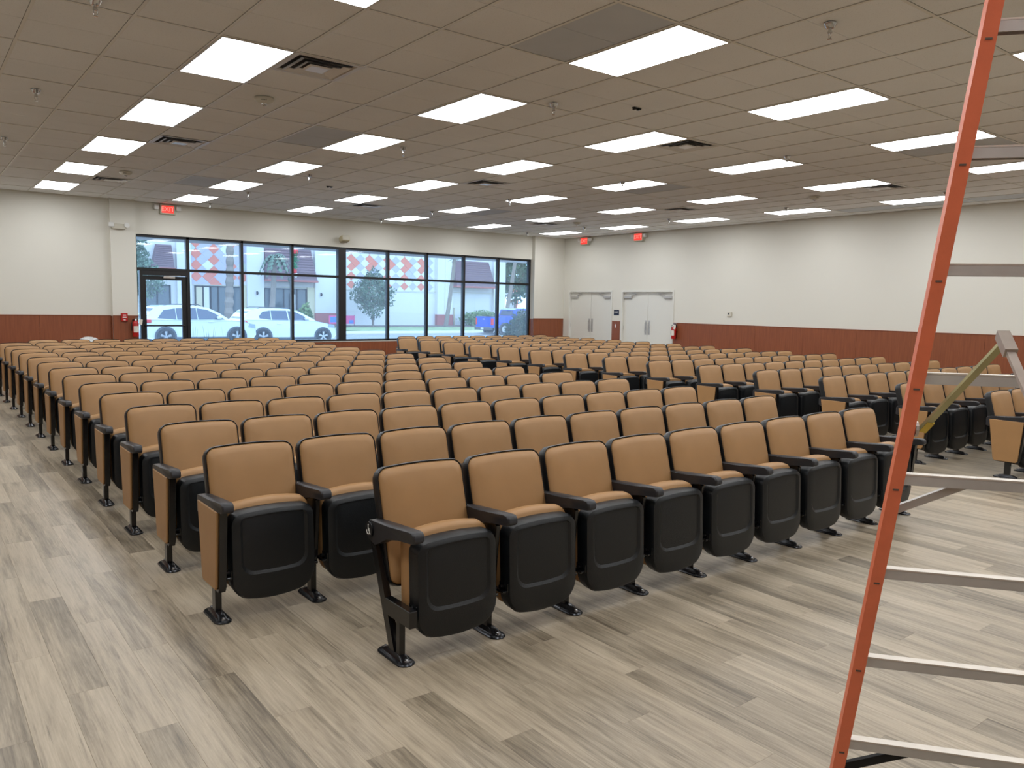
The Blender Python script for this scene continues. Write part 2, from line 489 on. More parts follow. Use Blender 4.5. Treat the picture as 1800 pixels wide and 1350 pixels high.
for d, full, i, j, x0, x1, y0, y1 in cells:
    if (i, j) in grey_cells and full:
        o = link('tile', gtile_m, ceil_o, (x0, y0, 0)); o['label'] = 'plain blue-grey tile'; continue
    if full and n_ind < 290 and d < 1e5: link('tile', tile_m, ceil_o, (x0, y0, 0)); n_ind += 1
    else:
        h = (y1 - y0) < TL * .6
        tile_mb(rest, x0, x1, y0, y1, ys=(y1 - .011) if h else None)
o = part('tiles', rest, 'tile', ceil_o); o['kind'] = 'stuff'
for i in range(i0, i1 + 2):
    x = GX0 + i * TW
    if XL < x < XR: part('main_runner', MB().box(x - .012, x + .012, YN, 18.15, HC, HC + .004).box(x - .002, x + .002, YN, 18.15, HC + .004, HC + .03), 'grid', ceil_o)
for j in range(j0, j1 + 2):
    y = GY0 + j * TL
    if YN < y < 18.1: part('cross_tee', MB().box(XL, XR, y - .012, y + .012, HC + .0006, HC + .0044), 'grid', ceil_o)

# walls
WT = 2.95        # window head
wall_far = struct('wall_far', MB().box(XL - .2, 3.45, 18.08, 18.35, 0, HC + .03)
                  .box(3.90, 14.70, 18.14, 18.35, WT + .0, HC + .03), 'wall', label='cream painted window wall with wood panelling below')
pil = MB().box(3.45, 3.93, 17.98, 18.35, 0, HC + .03)
struct('pillar_left', pil, 'wall', wall_far)
struct('pillar_right', MB().box(14.69, XR + .0, 18.0, 18.35, 0, HC + .03), 'wall', wall_far)
wall_right = MB()
# openings for the two double doors
D1 = (15.98, 17.72); D2 = (13.73, 15.53); DH = 2.03
for a, b, z0 in ((YN, D2[0], 0), (D2[1], D1[0], 0), (D1[1], 18.0, 0), (D2[0], D2[1], DH), (D1[0], D1[1], DH)):
    wall_right.box(XR, XR + .2, a, b, z0, HC + .03)
wall_right = struct('wall_right', wall_right, 'wall', label='cream painted right wall with reddish wood panelling below')
wall_left = struct('wall_left', MB().box(XL - .2, XL, YN, 18.1, 0, HC + .03), 'wall', label='cream painted left wall')
wall_near = struct('wall_near', MB().box(XL - .2, XR + .2, YN - .2, YN, 0, HC + .03), 'wall', label='cream painted wall behind the viewer')
WZ = 1.225
def wains_y(parent, y, x0, x1, z1=WZ, n=None):
    n = n or max(1, round((x1 - x0) / 1.22)); dx = (x1 - x0) / n
    for k in range(n):
        part('wood_panel', MB().box(x0 + k * dx + .0012, x0 + (k + 1) * dx - .0012, y - .016, y, 0, z1, ch=.002), 'wood', parent)
def wains_x(parent, x, y0, y1, sgn=-1, z1=WZ):
    n = max(1, round((y1 - y0) / 1.22)); dy = (y1 - y0) / n
    for k in range(n):
        part('wood_panel', MB().box(x, x + sgn * .016, y0 + k * dy + .0012, y0 + (k + 1) * dy - .0012, 0, z1, ch=.002), 'wood', parent)
wains_y(wall_far, 18.08, XL, 3.434)
wains_y(wall_far, 17.98, 3.45, 3.93)
wains_y(wall_far, 18.0, 14.69, XR - .016)
wains_x(wall_far, 14.69, 18.0, 18.2)
wains_x(wall_far, 3.45, 17.98, 18.08)
wains_x(wall_right, XR, YN, D2[0] - .07)
wains_x(wall_right, XR, D2[1] + .07, D1[0] - .07)
wains_x(wall_left, XL, YN, 18.08, 1)
# wall below the windows
sill = struct('wall_under_window', MB().box(5.06, 14.69, 18.16, 18.34, 0, .62), 'wood', wall_far)
for k in range(8):
    a = 5.06 + k * (9.63 / 8)
    part('wood_panel', MB().box(a + .001, a + 9.63 / 8 - .001, 18.14, 18.16, 0, .62, ch=.002), 'wood', wall_far)
cap = [('trim_1', MB().box(XL, 3.43, 18.058, 18.08, WZ, WZ + .014)), ('trim_2', MB().box(XR - .022, XR, YN, D2[0] - .07, WZ, WZ + .014)),
       ('trim_3', MB().box(3.45, 3.94, 17.958, 17.98, WZ, WZ + .014)), ('trim_4', MB().box(14.67, XR - .022, 17.978, 18.0, WZ, WZ + .014))]
for n, m_ in cap: struct(n, m_, 'wood', label='thin wooden cap strip along the top of the panelling')

# ------------------------------------------------------------------ storefront window
win = bpy.data.objects.new('window_1', None); C.objects.link(win); tag(win, 'long dark-framed storefront window of two rows of panes', None, None, 'structure')
YW = 18.24; ZT = 2.225
fr = .030
def vbar(name, x, z0, z1, half=.03):
    part(name, MB().box(x - half, x + half, YW - .06, YW + .06, z0, z1, ch=.004), 'frame', win)
XM = [5.02, 6.21, 7.41, 9.98, 11.15, 12.34, 13.52]
vbar('mullion', 3.955, 0, WT); 
for x in XM[1:]: vbar('mullion', x, .64, WT)
vbar('mullion', 5.02, 0, WT, .035)
vbar('mullion', 14.66, .64, WT)
part('centre_post', MB().box(8.585, 8.785, YW - .075, YW + .075, .62, WT, ch=.005), 'frame', win)
part('head_bar', MB().box(3.93, 14.69, YW - .06, YW + .06, WT - .055, WT, ch=.004), 'frame', win)
part('sill_bar', MB().box(5.05, 14.69, YW - .06, YW + .06, .625, .68, ch=.004), 'frame', win)
part('sill_board', MB().box(5.05, 14.69, 18.13, 18.2, .62, .636), 'white_metal', win)
part('transom_bar', MB().box(3.93, 14.69, YW - .055, YW + .055, ZT - .028, ZT + .028, ch=.004), 'frame', win)
edges = [3.985, 5.02, 6.21, 7.41, 8.6]; bays = list(zip(edges[:-1], edges[1:]))
e2 = [8.77, 9.98, 11.15, 12.34, 13.52, 14.64]; bays += list(zip(e2[:-1], e2[1:]))
for k, (a, b) in enumerate(bays):
    part('pane', MB().box(a, b, YW - .003, YW + .003, ZT + .02, WT - .05), 'glass', win)
    if k: part('pane', MB().box(a, b, YW - .003, YW + .003, .67, ZT - .02), 'glass', win)
part('pane', MB().box(3.985, 4.04, YW - .003, YW + .003, .05, ZT - .02), 'glass', win)
# glass entrance door in the first bay
door = bpy.data.objects.new('door_1', None); C.objects.link(door); tag(door, 'glass entrance door with dark metal frame and push bar', None, None, 'structure')
part('door_frame', MB().box(4.03, 4.085, YW - .07, YW + .07, 0, ZT - .03).box(4.085, 4.99, YW - .07, YW + .07, ZT - .13, ZT - .03), 'frame', door)
part('door_leaf', MB().box(4.09, 4.155, YW - .025, YW + .025, .01, ZT - .14).box(4.89, 4.985, YW - .025, YW + .025, .01, ZT - .14)
     .box(4.155, 4.89, YW - .025, YW + .025, ZT - .22, ZT - .14).box(4.155, 4.89, YW - .025, YW + .025, .01, .26), 'frame', door)
part('pane', MB().box(4.155, 4.89, YW - .003, YW + .003, .26, ZT - .22), 'glass', door)
part('push_bar', MB().tube([(4.12, YW - .07, 1.02), (4.93, YW - .07, 1.02)], .018, 8).box(4.11, 4.13, YW - .07, YW, 1.0, 1.04).box(4.92, 4.94, YW - .07, YW, 1.0, 1.04), 'frame', door)
part('door_closer', MB().box(4.5, 4.74, YW - .09, YW - .025, ZT - .19, ZT - .14, ch=.006).beam((4.55, YW - .08, ZT - .135), (4.85, YW - .09, ZT - .12), .02, .008, (0, 1, 0)), 'zinc_grey', door)

# double doors in the right wall
def double_door(idx, y0, y1, label):
    d = bpy.data.objects.new('door_%d' % idx, None); C.objects.link(d); d.location = (XR, y0, 0)
    tag(d, label, None, None, 'structure')
    W = y1 - y0
    f = MB()
    f.box(-.018, .12, -.055, .006, 0, DH + .055, ch=.003).box(-.018, .12, W - .006, W + .055, 0, DH + .055, ch=.003).box(-.018, .12, .006, W - .006, DH - .006, DH + .055, ch=.003)
    part('door_frame', f, 'door_paint', d)
    for k, (a, b) in enumerate(((.009, W / 2 - .003), (W / 2 + .003, W - .009))):
        leaf = part('door_leaf', MB().box(.05, .095, a, b, .008, DH - .010, ch=.002), 'door_paint', d)
        near = (b if k == 0 else a); sg = -1 if k == 0 else 1
        ys = near + sg * .055
        part('pull_plate', MB().box(.046, .055, ys - .04, ys + .04, .88, 1.27, ch=.003), 'silver', leaf)
        part('pull_bar', MB().tube([(.045, ys, .93), (.01, ys, .95), (.01, ys, 1.20), (.045, ys, 1.22)], .010, 6), 'silver', leaf)
        out = (a if k == 0 else b); so = 1 if k == 0 else -1
        part('door_closer', MB().box(.0, .055, out + so * .03, out + so * .31, DH - .17, DH - .11, ch=.006)
             .beam((.02, out + so * .28, DH - .10), (.01, out + so * .50, DH - .05), .022, .008, (1, 0, 0))
             .beam((.01, out + so * .50, DH - .05), (.03, out + so * .32, DH - .03), .022, .008, (1, 0, 0)), 'silver', leaf)
        for hz in (.25, 1.0, 1.75):
            part('hinge', MB().lathe([(.007, 0), (.007, .1)], 6, (.045, out, hz)), 'silver', leaf)
    return d
double_door(2, D1[0], D1[1], 'white double door nearest the far right corner')
double_door(3, D2[0], D2[1], 'white double door beside the wall fire extinguisher')
struct('wall_behind_doors', MB().box(XR + .1, XR + .16, D2[0] - .1, D1[1] + .1, 0, DH + .1), 'dark', wall_right)

# ------------------------------------------------------------------ ceiling lights and services
lf = MB()
hw, hl = .2815, .587
lf.rings([[(-.3, -.605, HC + .012), (.3, -.605, HC + .012), (.3, .605, HC + .012), (-.3, .605, HC + .012)],
          [(-.3, -.605, HC - .004), (.3, -.605, HC - .004), (.3, .605, HC - .004), (-.3, .605, HC - .004)],
          [(-hw, -hl, HC - .004), (hw, -hl, HC - .004), (hw, hl, HC - .004), (-hw, hl, HC - .004)]], cap0=True, cap1=False)
lframe = lf.mesh('light_frame', 'white_metal')
ldiff = MB().add([(-hw, -hl, HC - .003), (hw, -hl, HC - .003), (hw, hl, HC - .003), (-hw, hl, HC - .003)], [(0, 3, 2, 1)]).mesh('diffuser', 'diffuser')
for c in range(0, 7):
    for r in range(-2, 6):
        y = LY(r)
        t = thing('ceiling_light', ('flat white ceiling light, %s lengthwise line from the left, %s from the windows' % (ORD[c], ORD[6 - r])) if c else ('flat white ceiling light left of the leftmost visible line, %s from the windows' % ORD[6 - r]), 'ceiling light', (LX(c), y, 0), 0, 'ceiling light panels')
        link('frame', lframe, t); link('diffuser', ldiff, t)

# square air diffusers
def sqring(h, z): return [(-h, -h, z), (h, -h, z), (h, h, z), (-h, h, z)]
vb = MB().rings([sqring(.30, HC + .004), sqring(.30, HC - .002), sqring(.262, HC - .002), sqring(.245, HC + .012)], cap0=False, cap1=False)
vrim = vb.mesh('rim', 'white_metal')
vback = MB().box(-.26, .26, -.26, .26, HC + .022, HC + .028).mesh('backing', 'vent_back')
vblades = []
for a, b, zz in ((.228, .180, -.006), (.162, .118, -.010), (.100, 0.0, -.014)):
    q = MB()
    if b > 0: q.rings([sqring(a, HC + zz), sqring(b, HC + zz + .018), sqring(b - .004, HC + zz + .014), sqring(a - .004, HC + zz - .006)], cap0=False, cap1=False)
    else: q.rings([sqring(a, HC + zz + .006), sqring(a - .02, HC + zz - .004)], cap0=True, cap1=True)
    vblades.append(q.mesh('blade', 'vent_blade'))
for n, (i, j, h) in enumerate(sorted(vent_cells)):
    x = GX0 + (i + .5) * TW; y = GY0 + j * TL + (TL * .25 if h == 0 else TL * .75)
    line = {1: 'left', 9: 'middle', 17: 'right'}[i]; dep = {0: 'nearest', 3: 'middle one', 7: 'farthest'}[j]
    t = thing('ceiling_vent', 'square louvred ceiling air vent, %s of the %s line of three' % (dep, line), 'air vent', (x, y, 0), 0, 'ceiling air vents')
    link('rim', vrim, t); link('backing', vback, t)
    for b in vblades: link('louvre', b, t)

# sprinklers
esc = MB().lathe([(.045, HC), (.044, HC - .006), (.026, HC - .035), (.020, HC - .036), (.0, HC - .036)], 14).mesh('escutcheon', 'chrome', 35)
sp = MB().lathe([(.012, HC - .03), (.013, HC - .055), (.017, HC - .058), (.017, HC - .068), (.007, HC - .07)], 10)
sp.tube([(.010, 0, HC - .068), (.015, 0, HC - .085), (.004, 0, HC - .105)], .003, 6).tube([(-.010, 0, HC - .068), (-.015, 0, HC - .085), (-.004, 0, HC - .105)], .003, 6)
sp.lathe([(.014, HC - .104), (.016, HC - .108), (.0, HC - .109)], 10)
spm = sp.mesh('sprinkler_body', 'chrome', 35)
SPX = [1.14, 5.26, 9.30, 13.85]; SPY = [3.22, 6.2, 9.2, 12.2, 15.0, 17.32]
for a, x in enumerate(SPX):
    for b, y in enumerate(SPY):
        t = thing('sprinkler', 'chrome ceiling sprinkler head, %s line from the left, %s from the window wall' % (ORD[a + 1], ORD[6 - b]), 'sprinkler', (x, y, 0), 0, 'ceiling sprinklers')
        link('escutcheon', esc, t); link('sprinkler_body', spm, t)
# smoke detectors
for x, y, lab in ((2.97, 7.98, 'round white smoke detector beside the nearest left air vent'), (2.95, 14.06, 'round white smoke detector before the farthest left air vent'),
                  (12.85, 7.98, 'round white smoke detector near the right-hand nearest air vent'), (12.95, 14.3, 'round white smoke detector near the far right air vent')):
    t = thing('smoke_detector', lab, 'smoke detector', (x, y, 0), 0, 'ceiling smoke detectors')
    part('detector_body', MB().lathe([(.095, HC), (.095, HC - .018), (.082, HC - .036), (.045, HC - .052), (.0, HC - .054)], 24), 'ivory', t, 35)
    part('sensor_tip', MB().lathe([(.026, HC - .05), (.024, HC - .066), (.012, HC - .078), (0, HC - .08)], 12), 'chrome', t, 40)
    q = MB()
    for k in range(4): 
        a_ = -2.2 + k * .16
        q.box(.084 * cos(a_) - .004, .084 * cos(a_) + .004, .084 * sin(a_) - .004, .084 * sin(a_) + .004, HC - .034, HC - .026)
    part('vent_slots', q, 'dark', t)
t = thing('ceiling_speaker', 'flat white oval ceiling disc between two light panels', 'ceiling speaker', (6.74, 13.62, 0))
part('disc', MB().lathe([(.15, HC), (.148, HC - .012), (.12, HC - .018), (0, HC - .02)], 24), 'ivory', t, 35)
part('ring', MB().lathe([(.06, HC - .018), (.055, HC - .024), (0, HC - .024)], 16), 'white_metal', t, 35)
for x, y, lab in ((6.0, 5.77, 'small dark metal bracket on the ceiling near the large light panels'), (6.05, 13.16, 'small dark bracket on the ceiling before the white disc')):
    t = thing('ceiling_bracket', lab, 'bracket', (x, y, 0))
    part('plate', MB().box(-.055, .055, -.018, .018, HC - .006, HC + .001, ch=.002), 'dark', t)
    part('clip', MB().box(-.04, -.02, -.022, .022, HC - .022, HC - .005).box(.015, .04, -.02, .02, HC - .018, HC - .005), 'steel_black', t)

# ------------------------------------------------------------------ theatre chairs
def outline(wd, h, r, top=0.0, bot=0.0, cy=None, n=5, rb=None):
    """rounded rectangle in (x, s); s from cy-h/2 to cy+h/2; top / bot = extra arching of those edges"""
    rb = rb or r; cy = h / 2 if cy is None else cy
    pts = []
    for sx, sy, a0, rr in ((1, 1, 0, r), (-1, 1, 90, r), (-1, -1, 180, rb), (1, -1, 270, rb)):
        for k in range(n + 1):
            a = radians(a0 + 90 * k / n)
            pts.append([sx * (wd / 2 - rr) + rr * cos(a), sy * (h / 2 - rr) + rr * sin(a)])
        if a0 in (0, 180):      # subdivide the long top / bottom edge
            s2 = sy * h / 2
            x_a = sx * (wd / 2 - rr)
            for k in range(1, 6): pts.append([x_a * (1 - k / 3.0), s2])
    out = []
    for x, s in pts:
        u = 1 - min(1, abs(2 * x / wd)) ** 2
        f = (s / (h / 2))
        if f > 0: s += top * u * f
        else: s += bot * u * f
        out.append((x, s + cy))
    return out

BT = radians(15.0)
def back_map(ring, n):   # (x, s) on the reclined back plane, n towards the front
    o = []
    for x, s in ring:
        y = .098 + s * sin(BT) - n * cos(BT); z = .288 + s * cos(BT) + n * sin(BT)
        o.append((x, y, z))
    return o
HB = .555
pad = MB().rings([back_map(outline(.462, HB - .020, .045, .010, cy=HB / 2), .004), back_map(outline(.465, HB - .017, .045, .011, cy=HB / 2), .016),
                  back_map(outline(.450, HB - .034, .040, .011, cy=HB / 2), .030), back_map(outline(.39, HB - .10, .035, .010, cy=HB / 2), .039),
                  back_map(outline(.22, HB - .28, .03, .004, cy=HB / 2), .043)], cap0=True, cap1=True).mesh('backrest', 'vinyl', 60)
shell = MB().rings([back_map(outline(.460, HB - .022, .045, .010, cy=HB / 2), .003), back_map(outline(.466, HB - .015, .046, .011, cy=HB / 2), .019), back_map(outline(.476, HB - .006, .052, .012, cy=HB / 2), .021),
                    back_map(outline(.484, HB, .055, .012, cy=HB / 2), .012), back_map(outline(.484, HB, .055, .012, cy=HB / 2), -.022),
                    back_map(outline(.468, HB - .018, .05, .012, cy=HB / 2), -.042), back_map(outline(.40, HB - .09, .04, .008, cy=HB / 2), -.052)], cap0=False, cap1=True).mesh('back_shell', 'black', 40)
ST = radians(2.5)
def seat_map(ring, n, dz=0):     # n towards the front (-y)
    o = []
    for x, s in ring:
        o.append((x, -.110 + s * sin(ST) - n * cos(ST), .125 + s * cos(ST) + dz - n * sin(ST)))
    return o
HS = .42
pan = MB().rings([seat_map(outline(.425, HS - .02, .05, .012, .03, cy=HS / 2, rb=.075), -.052),
                  seat_map(outline(.436, HS - .004, .05, .014, .035, cy=HS / 2, rb=.08), -.046),
                  seat_map(outline(.438, HS, .052, .014, .036, cy=HS / 2, rb=.08), .005),
                  seat_map(outline(.426, HS - .014, .05, .013, .034, cy=HS / 2, rb=.08), .024),
                  seat_map(outline(.392, HS - .035, .045, .010, .026, cy=HS / 2, rb=.07), .032),
                  seat_map(outline(.350, .285, .03, .009, .010, cy=HS / 2 + .045, rb=.06), .034),
                  seat_map(outline(.322, .270, .02, .009, .010, cy=HS / 2 + .052, rb=.055), .025),
                  seat_map(outline(.304, .258, .02, .008, .010, cy=HS / 2 + .055, rb=.055), .0265)], cap0=True, cap1=True).mesh('seat_pan', 'pan', 25)
cush = MB().rings([seat_map(outline(.424, HS - .01, .05, .020, .02, cy=HS / 2 + .012, rb=.07), -.046),
                   seat_map(outline(.440, HS + .006, .05, .024, .02, cy=HS / 2 + .014, rb=.07), -.060),
                   seat_map(outline(.444, HS + .008, .05, .026, .02, cy=HS / 2 + .015, rb=.07), -.095),
                   seat_map(outline(.430, HS - .006, .05, .024, .02, cy=HS / 2 + .014, rb=.07), -.125),
                   seat_map(outline(.36, HS - .07, .05, .012, .01, cy=HS / 2 + .012, rb=.06), -.140)], cap0=True, cap1=True).mesh('seat_cushion', 'vinyl', 50)
arm_poly = [(.222, .505), (.222, .575), (.212, .592), (.19, .598), (.02, .612), (-.165, .624), (-.188, .621), (-.200, .608), (-.202, .588), (-.190, .575), (-.06, .560), (.05, .535), (.12, .50), (.16, .485)]
arm = MB().prism(arm_poly, -.029, .029, 'X', 0, .007).mesh('armrest', 'arm', 40)
post = MB().box(-.016, .016, -.024, .030, .012, .50, ch=.003).prism([(-.05, .20), (.03, .19), (.115, .30), (.205, .50), (.205, .53), (-.06, .565), (-.085, .55)], -.011, .011, 'X', 0, .002).mesh('support_post', 'steel_black')
def xy_out(wd, h, r, z, oy=0): return [(x, s + oy, z) for x, s in outline(wd, h, r, cy=0, n=5)]
foot = MB().rings([xy_out(.086, .25, .042, 0), xy_out(.088, .252, .043, .005), xy_out(.078, .24, .038, .010), xy_out(.048, .20, .022, .013), xy_out(.040, .15, .018, .028), xy_out(.034, .10, .015, .034)], cap0=True, cap1=True).mesh('foot_plate', 'foot', 30)
bolt = MB().lathe([(.013, .010), (.013, .016), (.008, .016), (.008, .023), (0, .024)], 8).mesh('bolt', 'bolt', 35)
hin = MB().box(.014, .045, -.115, -.02, .215, .228, 0, .003).lathe([(.010, .012), (.010, .05)], 8, (0, -.085, .246), 0, 'X').lathe([(.017, .03), (.017, .038)], 8, (0, -.085, .246), 0, 'X').box(.036, .042, -.12, -.05, .215, .262, 0, .002)
hin = hin.mesh('seat_hinge', 'steel_black')
EP = [(-.130, .57), (.190, .57), (.135, .185), (.120, .165), (-.085, .165), (-.10, .18)]
endp = MB().prism([(p[0] + (.012 if p[0] < 0 else 0), p[1]) for p in EP], -.034, -.020, 'X', 0, .004).mesh('end_panel', 'vinyl')
endf = MB().prism([(-.136, .575), (.186, .57), (.130, .185), (.115, .160), (-.088, .152), (-.105, .18)], -.021, .016, 'X', 0, .002).mesh('panel_frame', 'steel_black')
# far-off chairs: fewer parts
seat_far = MB().rings([seat_map(outline(.436, HS, .05, .014, .035, cy=HS / 2, rb=.08, n=3), -.046), seat_map(outline(.438, HS, .05, .014, .035, cy=HS / 2, rb=.08, n=3), .01),
                       seat_map(outline(.40, HS - .04, .045, .01, .03, cy=HS / 2, rb=.08, n=3), .034)], 0)
seat_far.rings([seat_map(outline(.44, HS + .006, .05, .024, .02, cy=HS / 2 + .014, rb=.07, n=3), -.056), seat_map(outline(.444, HS + .008, .05, .026, .02, cy=HS / 2 + .015, rb=.07, n=3), -.11),
                seat_map(outline(.38, HS - .06, .05, .012, .01, cy=HS / 2 + .012, rb=.06, n=3), -.138)], 1)
seat_far = seat_far.mesh('seat', ['pan', 'vinyl'], 40)
sf = MB().prism(arm_poly, -.029, .029, 'X', 0, .007).prism([(-.02, .012), (.03, .012), (.03, .19), (.115, .30), (.205, .50), (.205, .53), (-.06, .565), (-.05, .20), (-.02, .2)], -.013, .013)
sf.rings([xy_out(.086, .25, .042, 0), xy_out(.078, .24, .038, .010), xy_out(.036, .12, .016, .030)])
side_far = sf.mesh('side_frame', 'arm')
# special aisle support of the front row (accessible seat)
acc = MB().beam((0, .192, .50), (0, .005, .02), .045, .034, (0, 1, 0))
acc.box(-.02, .02, -.155, .07, .185, .262, ch=.003).box(-.015, .015, -.06, -.025, .02, .19, ch=.003)
acc.beam((0, .192, .50), (0, .21, .56), .04, .03, (0, 1, 0))
acc = acc.mesh('support_post', 'steel_black')
disc = MB().lathe([(.036, -.004), (.036, .004)], 24, (0, 0, 0), 0, 'X').mesh('badge', 'black')
sy = MB()
def flat(mb, pts, wd):     # stroke in the y-z plane
    for a, b in zip(pts[:-1], pts[1:]): mb.beam((0, a[0], a[1]), (0, b[0], b[1]), .0016, wd, (1, 0, 0))
arc = [(.004 + .0135 * cos(a), -.008 + .0135 * sin(a)) for a in [radians(x) for x in range(110, 381, 18)]]
flat(sy, arc, .004); flat(sy, [(0.003, .014), (.002, -.004), (-.010, -.005), (-.016, -.020)], .0045); flat(sy, [(.003, .006), (-.008, .005)], .004)
sy.lathe([(.0042, -.0008), (.0042, .0008)], 10, (0, .003, .022), 0, 'X')
sym = sy.mesh('wheelchair_symbol', 'white_ink')

PITCH_X = .508
def add_side(t, x, level, end=0, special=False):
    """support at local x; end = -1 left aisle, +1 right aisle"""
    s = None if end != 1 else (-1, 1, 1)
    if level == 'far' and end == 0:
        link('side_frame', side_far, t, (x, 0, 0)); return
    link('armrest', arm, t, (x, 0, 0))
    if special:
        p_ = link('support_post', acc, t, (x, 0, 0))
        b = link('badge', disc, t, (x - .033, .195, .552)); b['label'] = 'round black badge with white wheelchair symbol'
        link('wheelchair_symbol', sym, b, (-.0048, 0, 0))
    else: p_ = link('support_post', post, t, (x, 0, 0))
    f = link('foot_plate', foot, t, (x, 0, 0))
    if level == 'near':
        link('bolt', bolt, f, (0, .095, 0)); link('bolt', bolt, f, (0, -.095, 0))
        if end != 1: link('seat_hinge', hin, t, (x, 0, 0))
        if end != -1: link('seat_hinge', hin, t, (x, 0, 0), None, (-1, 1, 1))
    if end and not special:
        e = link('end_panel', endp, t, (x, 0, 0), None, s)
        link('panel_frame', endf, t, (x, 0, 0), None, s)

def chair(x, y, label, group, level, left_end=False, right_end=False, special=False):
    t = thing('auditorium_chair', label, 'chair', (x, y, 0), 0, group)
    link('backrest', pad, t); link('back_shell', shell, t)
    if level == 'far': link('seat', seat_far, t)
    else: link('seat_pan', pan, t); link('seat_cushion', cush, t)
    add_side(t, -PITCH_X / 2, level, -1 if left_end else 0, special)
    if right_end: add_side(t, PITCH_X / 2, level, 1)
    return t

ROW0 = 3.957; RP = .9175
XLB, XRB = 1.20, 8.56
def row_word(k): return 'front row' if k < 0 else ('back row' if k == 13 else ORD[k + 2] + ' row')
for k in range(-1, 14):
    y = 3.03 if k < 0 else ROW0 + RP * k
    # left block
    first = 1 if k in (-1, 13) else 0
    for n in range(first, 10):
        lev = 'near' if k <= 2 else ('mid' if k <= 6 else 'far')
        pos = n - first + 1
        if k < 0 and n == first: lab = 'tan folding chair with round wheelchair badge on its armrest, left end of front row'
        else: lab = 'tan chair with folded black seat, %s from left, %s of left block' % (ORD[pos], row_word(k))
        chair(XLB + PITCH_X * (n + .5), y, lab, 'chairs of the left block', lev, n == first, n == 9, k < 0 and n == first)
for k in range(-1, 14):
    y = 3.05 if k < 0 else ROW0 + RP * k
    first = 1 if k == 13 else 0
    for n in range(first, 10):
        x = XRB + PITCH_X * (n + .5)
        q = view(x - .25, y + .2, .8)
        if not q: continue
        lev = 'near' if k <= 0 else ('mid' if k <= 3 else 'far')
        lab = 'tan chair with folded black seat, %s from aisle, %s of right block' % (ORD[n - first + 1], row_word(k))
        chair(x, y, lab, 'chairs of the right block', lev, n == first, n == 9)

# ------------------------------------------------------------------ step ladder
P0 = Vector((2.308, 1.202, .255)); D = Vector((-.021, -.048, .2957))
E_ = Vector((cos(-.902), sin(-.902), 0)); N_ = Vector((E_.y, -E_.x, 0))      # N_ towards the camera side
if N_.dot(-P0) < 0: N_ = -N_
lad = thing('step_ladder', 'tall orange fibreglass stepladder with aluminium rungs', 'ladder', (P0.x, P0.y, 0))
org = Vector((P0.x, P0.y, 0))
n0 = -P0.z / D.z; NT_ = 8.95
WB = .66
def railp(i): return P0 + D * i - org            # outer-right edge line of the left rail (inner edge)
dn = D.dot(N_); de = D.dot(E_)
def rail(mb, base, top, inward, width_face=.036, depth=.036, th=.004):
    """C channel; inward = unit vector to the ladder's middle, front flange faces N_"""
    out = -inward
    prof = [(0, 0), (width_face, 0), (width_face, -depth), (0, -depth), (0, -depth + th), (width_face - th, -depth + th), (width_face - th, -th), (0, -th)]
    r = []
    for p in (base, top):
        r.append([tuple(p + out * a + N_ * b) for a, b in prof])
    mb.rings(r)
rl = MB(); rail(rl, railp(n0 + .06), railp(NT_), E_)
left_rail = part('side_rail', rl, 'ladder', lad)
def rrail(i):
    p = railp(i); wd = WB - 2 * de * i
    return p + E_ * wd
rr_ = MB(); rail(rr_, rrail(n0 + .06), rrail(NT_), -E_)
right_rail = part('side_rail', rr_, 'ladder', lad)
for i in range(0, 9):
    a = railp(i); b = rrail(i)
    a2 = a - N_ * .0075; b2 = b - N_ * .0075
    dz = Vector((0, 0, 1))
    st = MB()
    a3, b3 = a2 - E_ * .022, b2 + E_ * .022
    st.rings([[tuple(a3 + dz * 0), tuple(a3 - N_ * .032), tuple(a3 - N_ * .032 - dz * .006), tuple(a3 - dz * .006)],
              [tuple(b3 + dz * 0), tuple(b3 - N_ * .032), tuple(b3 - N_ * .032 - dz * .006), tuple(b3 - dz * .006)]], 0)
    st.rings([[tuple(a3 - dz * .0045), tuple(a3 - N_ * .004 - dz * .006), tuple(a3 - N_ * .004 - dz * .032), tuple(a3 - dz * .032)],
              [tuple(b3 - dz * .0045), tuple(b3 - N_ * .004 - dz * .006), tuple(b3 - N_ * .004 - dz * .032), tuple(b3 - dz * .032)]], 1)
    st.rings([[tuple(a3 - N_ * .029 - dz * .006), tuple(a3 - N_ * .032 - dz * .006), tuple(a3 - N_ * .032 - dz * .032), tuple(a3 - N_ * .029 - dz * .032)],
              [tuple(b3 - N_ * .029 - dz * .006), tuple(b3 - N_ * .032 - dz * .006), tuple(b3 - N_ * .032 - dz * .032), tuple(b3 - N_ * .029 - dz * .032)]], 1)
    part('rung', st, ['step_top', 'silver'], lad)
    if i < 8:
        rv = MB(); c = railp(i - .16) - E_ * .017 + N_ * .0008
        for k in (0,): rv.beam(tuple(c - E_ * .009), tuple(c + E_ * .007), .0016, .005, tuple(N_))
        part('rivet', rv, 'scuff', left_rail)
# knee braces
def strut(i, t_end, m_, wd=.022):
    a = railp(i) + E_ * t_end - N_ * .03 - Vector((0, 0, .02)); b = railp(i - .42) - N_ * .03 - E_ * .02
    part('brace', MB().beam(tuple(a), tuple(b), .016, wd, tuple(N_)), m_, lad)
strut(3, .17, 'silver'); strut(0, .19, 'rubber', .026)
# rubber shoes
for p, s in ((railp(n0), -1), (rrail(n0), 1)):
    q = MB(); c = p + E_ * (s * .028) - N_ * .037 ; c.z = 0
    q.box(-.034, .034, -.045, .045, 0, .05, 0, .006, Matrix.Translation(c) @ Matrix.Rotation(math.atan2(E_.y, E_.x), 4, 'Z'))
    part('rubber_shoe', q, 'rubber', lad)
